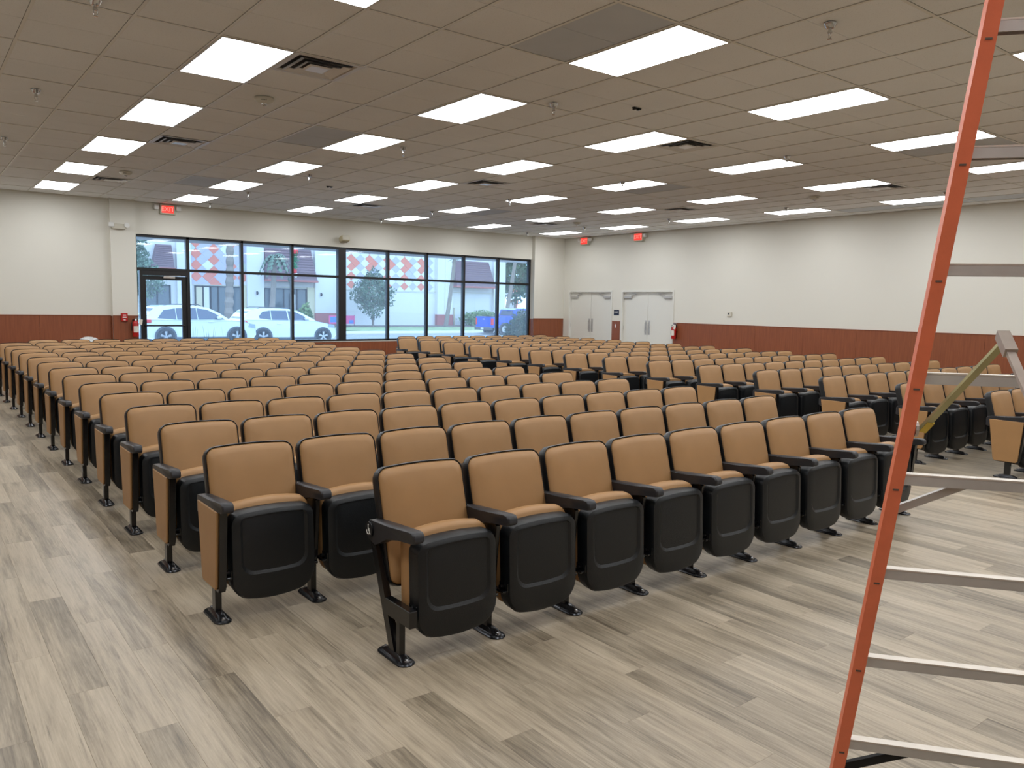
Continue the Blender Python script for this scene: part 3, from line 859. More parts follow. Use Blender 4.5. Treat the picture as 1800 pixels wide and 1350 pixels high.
# rear frame (nearer the viewer, right of the frame), cap and spreader
top_c = (railp(NT_) + rrail(NT_)) / 2
rear = []
for s in (-1, 1):
    b = railp(n0) + E_ * (WB / 2) + N_ * 1.10 + E_ * (s * (WB / 2 - .17)); b.z = 0.0
    tp = top_c + N_ * .10 + E_ * (s * .05)
    q = MB().beam(tuple(b + (tp - b) * .005), tuple(tp), .045, .03, tuple(N_))
    rear.append((b, tp)); part('rear_rail', q, 'ladder', lad)
for f in (.16, .42, .68):
    a = rear[0][0].lerp(rear[0][1], f); b = rear[1][0].lerp(rear[1][1], f)
    part('rear_bar', MB().beam(tuple(a), tuple(b), .03, .02, (0, 0, 1)), 'silver', lad)
cp = MB().box(-.17, .17, -.17, .07, 0, .06, 0, .01, Matrix.Translation(top_c + Vector((0, 0, -.03)) + N_ * .02) @ Matrix.Rotation(math.atan2(E_.y, E_.x), 4, 'Z'))
part('ladder_cap', cp, 'ladder', lad)
A = railp(3.45) + E_ * .022 - N_ * .02
J = A + N_ * .265 + E_ * .105; J.z = A.z + .262
B = rear[0][0].lerp(rear[0][1], (A.z) / rear[0][1].z)
q = MB().beam(tuple(A), tuple(J), .018, .010, tuple(E_))
A1 = A + (J - A) * .08
sp1 = part('spreader_arm', q, 'zinc_yellow', lad)
part('end_tab', MB().beam(tuple(A + (J - A) * -.02 + E_ * .004), tuple(A + (J - A) * .10 + E_ * .004), .020, .012, tuple(E_)), 'brass', sp1)
part('spreader_arm', MB().beam(tuple(J), tuple(B), .019, .010, tuple(E_)), 'zinc_grey', lad)
dj = (B - J).normalized()
part('spreader_joint', MB().beam(tuple(J - dj * .028), tuple(J + dj * .052), .028, .024, tuple(E_)), 'zinc_grey', lad)
part('pivot_washer', MB().tube([tuple(A - E_ * .020), tuple(A - E_ * .012)], .022, 12), 'zinc_grey', lad)

# ------------------------------------------------------------------ wall items
def emergency_head(mb, x, y, z, wd=.075):
    mb.box(x - wd / 2, x + wd / 2, y - .035, y + .035, z - wd / 2, z + wd / 2, ch=.012)
# lit exit sign above the glass door (wall plane y = 18.14)
t = thing('exit_sign', 'lit red exit sign with two lamp heads above the glass door', 'exit sign', (4.60, 18.14, 3.50), 0, 'lit exit signs')
part('housing', MB().box(-.155, .155, -.06, 0, -.105, .105, ch=.008), 'exit_box', t)
part('red_face', MB().box(-.12, .12, -.066, -.06, -.075, .075), 'exit_red', t)
text('letters', 'EXIT', .13, (0, -.068, 0), (pi / 2, 0, 0), 'exit_glow', t)
for s in (-1, 1):
    m_ = MB(); emergency_head(m_, s * .225, -.05, .03 + .0, .10); part('lamp_head', m_, 'lens', t)
    part('lamp_arm', MB().box(s * .15, s * .19, -.045, -.03, .015, .04), 'exit_box', t)
for y, lab in ((17.04, 'lit red exit sign near the far right corner'), (14.92, 'lit red exit sign above the second double door')):
    t = thing('exit_sign', lab, 'exit sign', (XR - .10, y, 3.50), 0, 'lit exit signs')
    part('housing', MB().box(-.025, .10, -.155, .155, -.11, .105, ch=.008), 'exit_box', t)
    part('red_face', MB().box(-.031, -.025, -.135, .135, -.095, .085), 'exit_red', t)
    text('letters', 'EXIT', .14, (-.033, 0, -.005), (pi / 2, 0, -pi / 2), 'exit_glow', t)
    for s in (-1, 1):
        m_ = MB().box(-.04, .03, s * .225 - .045, s * .225 + .045, -.02, .07, ch=.012); part('lamp_head', m_, 'lens', t)
        part('lamp_arm', MB().box(.0, .02, s * .15, s * .19, .015, .04), 'exit_box', t)
t = thing('emergency_light', 'ivory twin-head emergency light on the narrow pillar', 'emergency light', (3.60, 17.98, 3.06))
part('housing', MB().box(-.13, .13, -.07, 0, -.055, .05, ch=.01), 'ivory', t)
part('lamp_head', MB().box(-.19, -.09, -.10, -.03, -.02, .075, ch=.012), 'lens', t)
part('lamp_head', MB().lathe([(.0, -.03), (.045, -.03), (.05, -.09), (0, -.092)], 16, (.15, 0, .03), 0, 'Y'), 'lens', t, 40)
t = thing('wall_speaker', 'beige angled box speaker above the window centre post', 'speaker', (8.66, 18.14, 3.10))
part('bracket', MB().box(-.05, .05, -.05, 0, -.04, .08, ch=.01), 'beige', t)
part('speaker_body', MB().box(-.10, .12, -.22, -.04, -.07, .07, 0, .02, Matrix.Rotation(radians(-18), 4, 'X')), 'beige', t)
part('grille', MB().box(-.08, .10, -.226, -.218, -.055, .055, 0, 0, Matrix.Rotation(radians(-18), 4, 'X')), 'ivory', t)
t = thing('fire_alarm_pull', 'small red fire alarm pull box on the wood pillar panel', 'fire alarm', (3.66, 17.964, 1.20))
part('box', MB().box(-.062, .062, -.045, 0, -.085, .085, ch=.008), 'red', t)
part('handle', MB().box(-.038, .038, -.053, -.045, -.012, .012, ch=.003).box(-.03, .03, -.048, -.045, .035, .055).box(-.02, .02, -.048, -.045, -.06, -.045), 'white_ink', t)
def extinguisher(name, label, loc, rot, tagside):
    t = thing(name, label, 'fire extinguisher', loc, rot, 'wall fire extinguishers')
    part('cylinder', MB().lathe([(.0, 0), (.058, 0), (.062, .012), (.062, .27), (.052, .305), (.028, .33), (.022, .345), (0, .345)], 20, (0, -.075, 0)), 'red', t, 35)
    part('valve', MB().lathe([(.018, .34), (.018, .375), (0, .376)], 10, (0, -.075, 0)).box(-.012, .07, -.085, -.065, .365, .385, ch=.003).box(-.012, .085, -.085, -.065, .395, .41, ch=.003), 'chrome', t)
    part('hose', MB().tube([(-.015, -.075, .36), (-.06, -.08, .35), (-.078, -.085, .28), (-.076, -.085, .12)], .010, 8), 'rubber', t)
    part('wall_bracket', MB().box(-.03, .03, -.014, 0, .02, .36).box(-.064, .064, -.02, -.012, .18, .20), 'steel_black', t)
    part('instruction_label', MB().rings([[(.063 * cos(a), -.075 - .063 * sin(a), z) for a in [radians(d) for d in range(40, 141, 20)]] for z in (.09, .22)], cap0=False, cap1=False, closed=False), 'ext_label', t)
    part('paper_tag', MB().box(.01, .075, -.15, -.147, .26, .37, 0, 0, Matrix.Rotation(radians(8), 4, 'Y')), 'ext_label', t)
    part('gauge', MB().lathe([(.018, -.01), (.018, .002)], 12, (0, -.1, .352), 0, 'Y'), 'white_ink', t)
    return t
extinguisher('fire_extinguisher', 'red extinguisher with paper tag beside the glass door', (3.86, 17.964, .80), 0, 1)
extinguisher('fire_extinguisher', 'red extinguisher on the right wall beside the double door', (XR - .016, 13.58, .82), -pi / 2, 1)
t = thing('door_sign', 'small navy EXIT sign between the double doors', 'sign', (XR, 15.755, 1.46))
part('plate', MB().box(-.008, 0, -.10, .10, -.075, .075, ch=.002), 'navy', t)
text('letters', 'EXIT', .075, (-.0095, 0, .005), (pi / 2, 0, -pi / 2), 'white_ink', t)
t = thing('panel_notice', 'tiny white notice on the wood strip between the double doors', 'notice', (XR - .016, 15.76, 1.09))
part('sheet', MB().prism([(-.012, -.05), (.012, -.05), (.024, 0), (.014, .045), (-.006, .05), (-.014, .0)], -.003, 0), 'white_ink', t)
t = thing('thermostat', 'white wall thermostat with small grey display', 'thermostat', (XR, 11.92, 1.49))
part('body', MB().box(-.028, 0, -.062, .062, -.055, .055, ch=.006), 'ivory', t)
part('display', MB().box(-.0285, -.027, .0, .045, -.005, .035), 'cladding', t)

# crumpled plastic bundle on the floor behind the back row
t = thing('plastic_bag', 'crumpled grey-white plastic bag heaped behind the back row', 'bag', (2.86, 17.25, 0))
def blob(mb, n, m2, rx, ry, rzz, seed, oz=0, crump=.18):
    rnd = random.Random(seed); ph = [rnd.uniform(0, 6.28) for _ in range(8)]
    rs = []
    for i in range(m2 + 1):
        a = -pi / 2 + pi * i / m2; ring = []
        for k in range(n):
            b = 2 * pi * k / n
            f = 1 + crump * (sin(3 * b + ph[0] + 2 * a) * .4 + sin(7 * b + ph[1] + 5 * a) * .35 + sin(11 * b - 6 * a + ph[2]) * .3) + rnd.uniform(-.06, .06)
            ring.append((rx * cos(a) * cos(b) * f, ry * cos(a) * sin(b) * f, oz + rzz * (1 + sin(a) * (1 + .05 * sin(4 * b + ph[3]) * cos(a))) * .95))
        rs.append(ring)
    mb.rings(rs)
q = MB(); blob(q, 28, 16, .31, .27, .44, 3); part('bag_body', q, 'bag', t, 25)
q = MB().tube([(.02, 0, .74), (.12, -.02, .78), (.20, -.03, .74)], [.05, .04, .02], 9); part('bag_neck', q, 'bag', t)

# ------------------------------------------------------------------ outside: ground
g = MB()
xs = (-60, 120)
prof = [(18.35, -.10), (22, -.12), (30, -.24), (34.85, -.24), (35.1, -.40), (140, -.40)]
for (ya, za), (yb, zb) in zip(prof[:-1], prof[1:]):
    g.add([(xs[0], ya, za), (xs[1], ya, za), (xs[1], yb, zb), (xs[0], yb, zb)], [(0, 1, 2, 3)])
struct('ground', g, 'asphalt', label='grey asphalt car park and street outside')
struct('sidewalk', MB().box(-60, 120, 44.0, 48.0, -.42, -.30), 'concrete', label='pale concrete sidewalk across the street')
struct('kerb', MB().box(-60, 120, 43.7, 44.0, -.42, -.28), 'concrete', label='kerb of the far sidewalk')
struct('lawn', MB().box(24.5, 44, 48.0, 56.2, -.42, -.31), 'lawn', label='grass strip in front of the building across the street')
struct('planting_bed', MB().box(24.5, 46, 56.2, 60.0, -.42, -.29), 'mulch', label='mulch bed along the building wall')
struct('roof_canopy', MB().box(2, 17, 18.35, 20.7, 3.0, 3.35), 'facade', label='flat exterior canopy over the window')

# the building across the street, front plane at y = 60
FY = 60.0; K = FY / 55.0
def fx(x): return x * K
def fz(z): return (z - EYE) * K + EYE
bl = thing('shop_building', 'long white shop building with diamond tile murals across the street', 'building', (fx(28), FY, -.4))
def bp(name, mb, m_, smooth=None, parent=None):
    for i, v in enumerate(mb.v): mb.v[i] = (v[0] - fx(28), v[1] - FY, v[2] + .4)
    return part(name, mb, m_, parent or bl, smooth)
bp('wall', MB().box(fx(3), fx(41.5), FY, FY + 14, -.4, 8.2), 'facade')
for a, b in ((14.4, 15.3), (19.0, 20.2), (24.0, 26.3), (34.5, 36.0), (40.2, 41.4)):
    bp('pilaster', MB().box(fx(a), fx(b), FY - .35, FY, -.4, 8.2), 'facade')
    if a > 20: bp('pilaster_base', MB().box(fx(a) - .02, fx(b) + .02, FY - .38, FY, -.4, fz(.76)), 'facade_red')
for a, b in ((18.75, 19.0), (23.45, 24.0)):
    bp('pilaster', MB().box(fx(a), fx(b), FY - .2, FY, -.4, fz(2.62)), 'facade_beige')
bp('base_band', MB().box(fx(24.0), fx(26.3), FY - .4, FY, -.4, fz(.76)), 'facade_red')
bp('string_course', MB().box(fx(15.3), fx(41.4), FY - .06, FY, fz(2.56), fz(2.60)), 'facade_beige')
for k, z in enumerate((0, )):
    for x in (28.4, 30.4, 32.4, 38.0): pass
# storefront windows
def shop_window(x0, x1, z0, z1, posts):
    f = bp('window', MB().box(fx(x0), fx(x1), FY - .05, FY - .02, fz(z0), fz(z1)), 'store_glass')
    for x in posts:
        q = MB().box(fx(x) - .05, fx(x) + .05, FY - .10, FY - .05, fz(z0), fz(z1))
        bp('window_post', q, 'frame')
    bp('window_frame', MB().box(fx(x0), fx(x1), FY - .10, FY - .05, fz(z1) - .08, fz(z1)), 'frame')
shop_window(15.55, 18.75, -.2, 2.52, (15.6, 16.1, 16.6, 17.1, 17.9, 18.7))
shop_window(20.3, 23.45, -.2, 2.50, (20.3, 21.7, 22.7, 23.4))
shop_window(12.3, 14.0, -.2, 2.50, (12.3, 13.2, 14.0))
bp('blind', MB().box(fx(15.65), fx(16.05), FY - .08, FY - .05, fz(0), fz(2.45)), 'facade_beige')
bp('blind', MB().box(fx(16.15), fx(16.5), FY - .08, FY - .05, fz(0), fz(2.45)), 'facade')
bp('shop_sign', MB().box(fx(22.15), fx(22.5), FY - .25, FY - .2, fz(.9), fz(2.1)), 'facade')
# mansard roofs with shingle courses
def mansard(x0, x1, z0, z1, inset_r, inset_l=0.0, lab=None):
    n = 12; A0, A1, Z0, Z1 = fx(x0), fx(x1), fz(z0), fz(z1)
    root = None
    for k in range(n):
        f0, f1 = k / n, (k + 1) / n
        a0, a1 = A0 + inset_l * f0, A1 - inset_r * f0
        b0, b1 = A0 + inset_l * f1, A1 - inset_r * f1
        y0, y1 = FY - 1.0 + .75 * f0, FY - 1.0 + .75 * f1
        z0_, z1_ = Z0 + (Z1 - Z0) * f0, Z0 + (Z1 - Z0) * f1
        q = MB().rings([[(a0, y0 - .04, z0_), (a1, y0 - .04, z0_), (a1, FY, z0_), (a0, FY, z0_)], [(b0, y1, z1_), (b1, y1, z1_), (b1, FY, z1_), (b0, FY, z1_)]])
        bp('shingle_course', q, 'shingle')
    bp('eave_board', MB().box(A0 - .05, A1 + .05, FY - 1.08, FY, Z0 - .14, Z0), 'facade_red')
mansard(20.25, 23.9, 3.1, 5.35, .25)
mansard(36.0, 39.9, 3.12, 5.2, .30, .1)
mansard(12.8, 14.1, 3.6, 5.1, .0, .4)
# diamond tile murals
def clip(poly, x0, x1, z0, z1):
    def cl(P, f, ins):
        o = []
        for i in range(len(P)):
            a, b = P[i - 1], P[i]
            ia, ib = ins(a), ins(b)
            if ia != ib:
                t_ = f(a, b); o.append((a[0] + (b[0] - a[0]) * t_, a[1] + (b[1] - a[1]) * t_))
            if ib: o.append(b)
        return o
    for ax, lim, sg in ((0, x0, 1), (0, x1, -1), (1, z0, 1), (1, z1, -1)):
        if not poly: break
        poly = cl(poly, lambda a, b: (lim - a[ax]) / (b[ax] - a[ax]), lambda p: sg * (p[ax] - lim) > 1e-9)
    return poly
def mural(x0, x1, z0, z1, xc, zc, wd, ht, rule):
    X0, X1, Z0, Z1 = fx(x0), fx(x1), fz(z0), fz(z1)
    XC, ZC, Wd, Ht = fx(xc), fz(zc), wd * K, ht * K
    bp('mural_backing', MB().box(X0 - .03, X1 + .03, FY - .03, FY, Z0 - .03, Z1 + .03), 'tile_white')
    for i in range(-30, 31):
        for j in range(-14, 15):
            if (i + j) % 2: continue
            cx, cz = XC + i * Wd / 2, ZC - j * Ht / 2
            g_ = .97
            P = clip([(cx - Wd / 2 * g_, cz), (cx, cz - Ht / 2 * g_), (cx + Wd / 2 * g_, cz), (cx, cz + Ht / 2 * g_)], X0, X1, Z0, Z1)
            if len(P) < 3: continue
            ar = abs(sum(P[k - 1][0] * P[k][1] - P[k][0] * P[k - 1][1] for k in range(len(P)))) / 2
            if ar < .02: continue
            bp('mural_tile', MB().prism(P, FY - .03, FY - .055, 'Y'), rule(i, j))
def rule2(i, j):
    if i % 4 == 0: return 'tile_orange'
    if i % 4 == 2: return 'tile_lilac'
    if i % 4 == 1 and j == 1: return 'tile_orange'
    if i % 8 == 5 and j == 3: return 'tile_lilac'
    return 'tile_white'
mural(26.45, 34.35, 2.52, 5.65, 30.05, 4.92, .765, .66, rule2)
def rule1(i, j):
    r = (i * 7 + j * 13) % 11
    if (i == 0 and j < 6) or (i == 3 and j in (-1, 1, 3, 5)) or (i == 2 and j == 4) or (i, j) in ((6, 2), (6, 4), (8, 4), (6, -2), (4, 6)): return 'tile_orange'
    if i % 3 == 1: return 'tile_lilac'
    return ['tile_white', 'tile_lilac', 'tile_sage', 'tile_lilac', 'tile_lilac', 'tile_sage', 'tile_lilac', 'tile_white', 'tile_lilac', 'tile_sage', 'tile_lilac'][r]
mural(15.3, 19.0, 2.60, 5.55, 15.68, 4.64, .78, .75, rule1)
# wall lamps
for x in (14.75, 19.68, 24.43):
    q = MB().box(fx(x) - .05, fx(x) + .05, FY - .45, FY - .35, fz(2.0), fz(2.25), ch=.01).lathe([(.02, 0), (.09, .08), (.09, .16), (.03, .2)], 8, (fx(x), FY - .48, fz(2.02)))
    bp('wall_lamp', q, 'frame')
bp('downpipe', MB().tube([(fx(36.3), FY - .1, -.35), (fx(36.3), FY - .1, fz(1.3)), (fx(35.9), FY - .1, fz(1.32))], .06, 6), 'facade_beige')
bp('panel_joint', MB().box(fx(35.2), fx(35.25), FY - .37, FY - .35, fz(.8), 8), 'facade_beige')

# banner behind the second car
t = thing('banner', 'pink and blue advertising banner on the building base', 'banner', (fx(25.2), 57.6, -.4))
part('cloth', MB().box(-1.1, 1.1, 0, .03, .30, .95), 'pink', t)
part('blue_field', MB().box(-1.0, -.45, -.005, 0, .42, .85).box(.6, 1.0, -.005, 0, .32, .6), 'banner_blue', t)
part('stake', MB().tube([(-1.08, .04, 0), (-1.08, .04, 1.0)], .02, 6), 'frame', t); part('stake', MB().tube([(1.08, .04, 0), (1.08, .04, 1.0)], .02, 6), 'frame', t)

# vegetation
def leaves(mb, n, fn, size, seed, m=0):
    r = random.Random(seed)
    for _ in range(n):
        c = Vector(fn(r)); a = Vector((r.gauss(0, 1), r.gauss(0, 1), r.gauss(0, 1))).normalized()
        b = a.cross(Vector((r.gauss(0, 1), r.gauss(0, 1), r.gauss(0, 1)))).normalized()
        s1 = size * r.uniform(.6, 1.3); s2 = s1 * .45
        mb.add([tuple(c - a * s1), tuple(c + b * s2), tuple(c + a * s1), tuple(c - b * s2)], [(0, 1, 2, 3)], m)
def crown(r, cx, cy, cz, rx, ry, rz_, lump=.25):
    while True:
        v = Vector((r.uniform(-1, 1), r.uniform(-1, 1), r.uniform(-1, 1)))
        L = v.length
        if .35 < L < 1: break
    f = 1 + lump * sin(4 * v.x + 5 * v.z + cx) * sin(5 * v.z + 3 * v.y)
    return (cx + v.x * rx * f, cy + v.y * ry * f, cz + v.z * rz_ * f)
def tree(name, label, loc, h, r, zc, leafmat, n=1500, size=.16, trunk=.12, seed=1, lean=(0, 0), shape=1.0):
    t = thing(name, label, 'tree', loc)
    q = MB().tube([(0, 0, 0), (lean[0] * .5, lean[1] * .5, zc * .5), (lean[0], lean[1], zc)], [trunk, trunk * .75, trunk * .4], 8)
    rr2 = random.Random(seed)
    for k in range(6):
        a = rr2.uniform(0, 6.28); q.tube([(lean[0], lean[1], zc * .75), (lean[0] + cos(a) * r * .6, lean[1] + sin(a) * r * .6, zc + (h - zc) * rr2.uniform(0, .6))], [trunk * .4, trunk * .12], 5)
    part('trunk', q, 'bark', t)
    q = MB()
    def fn(rn):
        p = crown(rn, lean[0], lean[1], zc, r, r, (h - zc))
        f = 1 - .45 * max(0, (p[2] - zc) / (h - zc)) * shape
        return (lean[0] + (p[0] - lean[0]) * f, lean[1] + (p[1] - lean[1]) * f, p[2])
    leaves(q, n, fn, size, seed)
    o = part('foliage', q, leafmat, t); o['kind'] = 'stuff'
    return t
ty = 57.0; kt = ty / 55
tree('small_tree', 'small round-headed young tree on the grass strip', (28.85 * kt, ty, -.31), 4.35, 1.75, 2.65, 'leaf_grey', 4200, .12, .10, 3, shape=.45)
tree('broadleaf_tree', 'green tree behind the end of the white building', (51.3, 66, -.4), 7.6, 2.3, 5.1, 'leaf', 3600, .2, .16, 5)
tree('broadleaf_tree', 'grey-green tree seen through the glass door', (12.35 * .92, 50.5, -.4), 4.5, 1.5, 3.2, 'leaf_grey', 1300, .13, .06, 9)
tree('broadleaf_tree', 'tall thin tree at the left edge of the window', (12.1 * 1.0, 57, -.4), 7.6, 1.2, 5.2, 'leaf_grey', 1300, .16, .09, 12)
# palms
def palm(label, base, top, rad, fronds, seed, rough=0.0, crown_r=1.3, droop=1.2):
    t = thing('palm_tree', label, 'palm tree', base)
    tv = Vector(top) - Vector(base); n = 22; rs = []
    pts = [tuple(tv * (k / n) + Vector((.15 * sin(k / n * 3.1) * rad * 2, 0, 0))) for k in range(n + 1)]
    rads = [rad * (1.15 - .3 * k / n) * (1 + (rough if k % 2 else -rough)) for k in range(n + 1)]
    part('trunk', MB().tube(pts, rads, 9), 'bark', t)
    r = random.Random(seed)
    for k in range(fronds):
        a = 2 * pi * k / fronds + r.uniform(-.2, .2); L = crown_r * r.uniform(.8, 1.15); q = MB(); up_ = r.uniform(-.2, .9)
        prev = tv.copy()
        m_ = 7
        spine = []
        for i in range(m_ + 1):
            f = i / m_
            spine.append(tv + Vector((cos(a) * L * f, sin(a) * L * f, up_ * L * f * .8 - droop * L * f * f)))
        for i in range(m_):
            d = (spine[i + 1] - spine[i]).normalized(); sd = d.cross(Vector((0, 0, 1))).normalized()
            for s_2 in (-1, 1):
                ww = L * .22 * (1 - abs(i / m_ - .4))
                a_, b_ = spine[i], spine[i] + d * .05
                tip = a_ + sd * s_2 * ww + d * ww * .8 - Vector((0, 0, ww * .5))
                q.add([tuple(a_), tuple(spine[i + 1]), tuple(tip)], [(0, 1, 2)])
        part('frond', q, 'leaf_grey', t)
    return t
palm('thick rough palm trunk in front of the left tile mural', (17.76 * kt, ty, -.4), (17.95 * kt, ty, 7.6), .27, 9, 1, .14)
palm('slender leaning palm before the brown shingled awning', (20.95, ty - 1.4, -.4), (21.3, ty - 1.4, 4.9), .19, 15, 2, .03, 1.15, 1.5)
palm('bare leaning palm trunk right of the large mural', (35.2 * kt, ty - .5, -.4), (36.0 * kt, ty - .5, 5.4), .17, 8, 3, .03, .5, .6)
palm('thin leaning palm at the right end of the white building', (40.8 * kt, ty - 1, -.4), (42.1 * kt, ty - 1, 6.6), .17, 7, 4, .03, .7, .8)
# candy-striped pole
t = thing('striped_pole', 'pale pole wrapped in red ribbon with a green wreath at the top', 'pole', (22.6 * kt, ty + .6, -.4))
part('pole', MB().tube([(0, 0, 0), (0, 0, 6.6)], .12, 10), 'facade', t)
q = MB(); rs = []
for k in range(0, 140):
    a = k * .42; z = 1.6 + k * .021
    rs.append([(.13 * cos(a), .13 * sin(a), z), (.135 * cos(a), .135 * sin(a), z + .14)])
for a_, b_ in zip(rs[:-1], rs[1:]): q.add([a_[0], b_[0], b_[1], a_[1]], [(0, 1, 2, 3)])
part('ribbon', q, 'ribbon', t)
q = MB(); leaves(q, 240, lambda r: (.18 + r.gauss(0, .12), -.1 + r.gauss(0, .1), r.uniform(4.4, 5.7)), .09, 4); o = part('wreath', q, 'tinsel', t); o['kind'] = 'stuff'
part('bow', MB().box(-.05, .4, -.25, -.15, 5.55, 5.85, ch=.05).box(.0, .3, -.25, -.15, 4.1, 4.45, ch=.05), 'ribbon', t)
part('lantern', MB().lathe([(.05, 3.75), (.12, 3.85), (.14, 4.1), (.05, 4.15)], 8, (.24, -.1, 0)), 'facade', t)

def bush(name, label, cx, cy, z0, rx, ry, h, leafmat, n, size, seed, cat='bush'):
    t = thing(name, label, cat, (cx, cy, z0))
    q = MB()
    def fn(r):
        p = crown(r, 0, 0, 0, rx, ry, h * .55, .18); return (p[0], p[1], max(.02, p[2] + h * .5))
    leaves(q, n, fn, size, seed)
    o = part('foliage', q, leafmat, t); o['kind'] = 'stuff'
    q = MB()
    for k in range(5):
        a = k * 1.26; q.tube([(0, 0, 0), (cos(a) * rx * .5, sin(a) * ry * .5, h * .6)], [.03, .01], 5)
    part('stems', q, 'bark', t)
    # dense inner mass of leaves keeps it opaque
    q = MB(); rnd = random.Random(seed)
    leaves(q, n // 2, lambda r: (r.gauss(0, rx * .35), r.gauss(0, ry * .35), abs(r.gauss(h * .45, h * .2)) + .02), size * 1.6, seed + 50)
    o = part('inner_foliage', q, leafmat, t); o['kind'] = 'stuff'
bush('shrub', 'dark green leafy shrub close outside the right end of the window', 16.85, 21.2, -.12, .72, .6, 1.42, 'leaf', 5200, .05, 8)
bush('hedge', 'clipped light green hedge under the right-hand awning', fx(38.1), 58.4, -.3, 2.4, .6, 1.3, 'leaf_light', 3200, .09, 11, 'hedge')
bush('tall_grass', 'clump of tall green plants beside the red-based pillar', 23.4 * 1.04, 57.3, -.4, .55, .5, 1.75, 'leaf_light', 700, .13, 14)
# spiky plants outside the door bay
for k, (x, y) in enumerate(((5.35, 19.2), (5.78, 19.3), (6.2, 19.1))):
    t = thing('spiky_plant', '%s spiky dark plant just outside the window, counted from the glass door' % ORD[k + 1], 'plant', (x, y, -.11), 0, 'spiky plants outside')
    r = random.Random(k)
    for i in range(11):
        a = r.uniform(0, 6.28); L = r.uniform(.75, 1.12); sp_ = r.uniform(.05, .35)
        d = Vector((cos(a) * sp_, sin(a) * sp_, L)); sd = Vector((-sin(a), cos(a), 0)) * .012
        b0 = Vector((cos(a) * .02, sin(a) * .02, 0))
        q = MB().rings([[tuple(b0 - sd), tuple(b0 + sd), tuple(b0 + Vector((0, 0, .01)))], [tuple(d * .5 - sd), tuple(d * .5 + sd), tuple(d * .5 + Vector((.004, .004, .004)))], [tuple(d - sd * .1), tuple(d + sd * .1), tuple(d + Vector((.001, 0, 0)))]])
        part('leaf_blade', q, 'leaf', t)

# ------------------------------------------------------------------ vehicles (side profiles given in metres from the rear bumper)
def vehicle(name, label, loc, body, L, Wd, belt_poly, roof_poly, win_polys, wheels, wr, paint, cat='car', extras=None, ground=0.0):
    """loc = rear, near side, ground; the nose points to +x"""
    t = thing(name, label, cat, loc)
    hw_ = Wd / 2
    # lower body: loft of slightly rounded side sections
    def loft(poly, ins):   # poly in x-z, rings across y
        rs = []
        cx = sum(p[0] for p in poly) / len(poly); cz = sum(p[1] for p in poly) / len(poly)
        for yy, k in ins:
            rs.append([(cx + (p[0] - cx) * k[0], yy, cz + (p[1] - cz) * k[1] ) for p in poly])
        return rs
    b = MB().rings(loft(belt_poly, [(0.0 + .03, (.985, .93)), (0.0, (.995, .985)), (.10, (1, 1)), (Wd - .10, (1, 1)), (Wd, (.995, .985)), (Wd - .0 + .0001, (.985, .93))]))
    part('body', b, paint, t, 30)
    base_z = roof_poly[0][1]
    def gh(poly, y_bot, y_top, ztop):
        out = []
        for x, z in poly:
            f = (z - base_z) / (ztop - base_z); out.append((x, y_bot + (y_top - y_bot) * f, z))
        return out
    zt_ = max(p[1] for p in roof_poly)
    n_side = gh(roof_poly, .035, .20, zt_); f_side = [(x, Wd - y, z) for x, y, z in n_side]
    part('cabin', MB().rings([n_side, f_side]), paint, t, 30)
    (xa, za), (xb, zb) = roof_poly[0], roof_poly[2]
    rw = MB().rings([[(xa + (xb - xa) * f - .02, y, za + (zb - za) * f + .01) for f, y in ((.22, .22), (.90, .26), (.90, Wd - .26), (.22, Wd - .22))],
                     [(xa + (xb - xa) * f + .04, y, za + (zb - za) * f - .03) for f, y in ((.22, .22), (.90, .26), (.90, Wd - .26), (.22, Wd - .22))]])
    part('rear_window', rw, 'carglass', t)
    for wp in win_polys:
        a = gh(wp, .035, .20, zt_)
        a0 = [(x, y - .012, z) for x, y, z in a]; a1 = [(x, y + .01, z) for x, y, z in a]
        part('side_window', MB().rings([a0, a1]), 'carglass', t)
    for wx in wheels:
        for near in (True, False):
            yc = .0 if near else Wd
            sg = 1 if near else -1
            part('wheel_arch', MB().lathe([(wr + .055, -.012 * sg + yc), (wr + .055, .12 * sg + yc)], 24, (wx, 0, wr), 0, 'Y'), 'cladding', t)
            wt = part('tyre', MB().lathe([(wr * .62, -.02 * sg), (wr * .93, -.022 * sg), (wr, .01 * sg), (wr, .19 * sg), (wr * .9, .21 * sg)], 24, (wx, yc, wr), 0, 'Y'), 'tyre', t, 30)
            q = MB().lathe([(wr * .63, -.018 * sg), (wr * .60, .0 * sg), (wr * .2, .01 * sg)], 20, (wx, yc, wr), 0, 'Y')
            part('rim_dish', q, 'cladding', wt)
            q = MB().lathe([(wr * .66, -.024 * sg), (wr * .66, -.016 * sg), (wr * .58, -.016 * sg), (wr * .58, -.024 * sg), (wr * .66, -.024 * sg)], 20, (wx, yc, wr), 0, 'Y')
            for k in range(5):
                a = k * 2 * pi / 5 + .3
                for da in (-.13, .13):
                    q.beam((wx, yc - .024 * sg, wr), (wx + cos(a + da) * wr * .6, yc - .022 * sg, wr + sin(a + da) * wr * .6), .012, wr * .12, (0, 1, 0))
            part('rim_spokes', q, 'alloy', wt)
    if extras: extras(t, Wd)
    return t

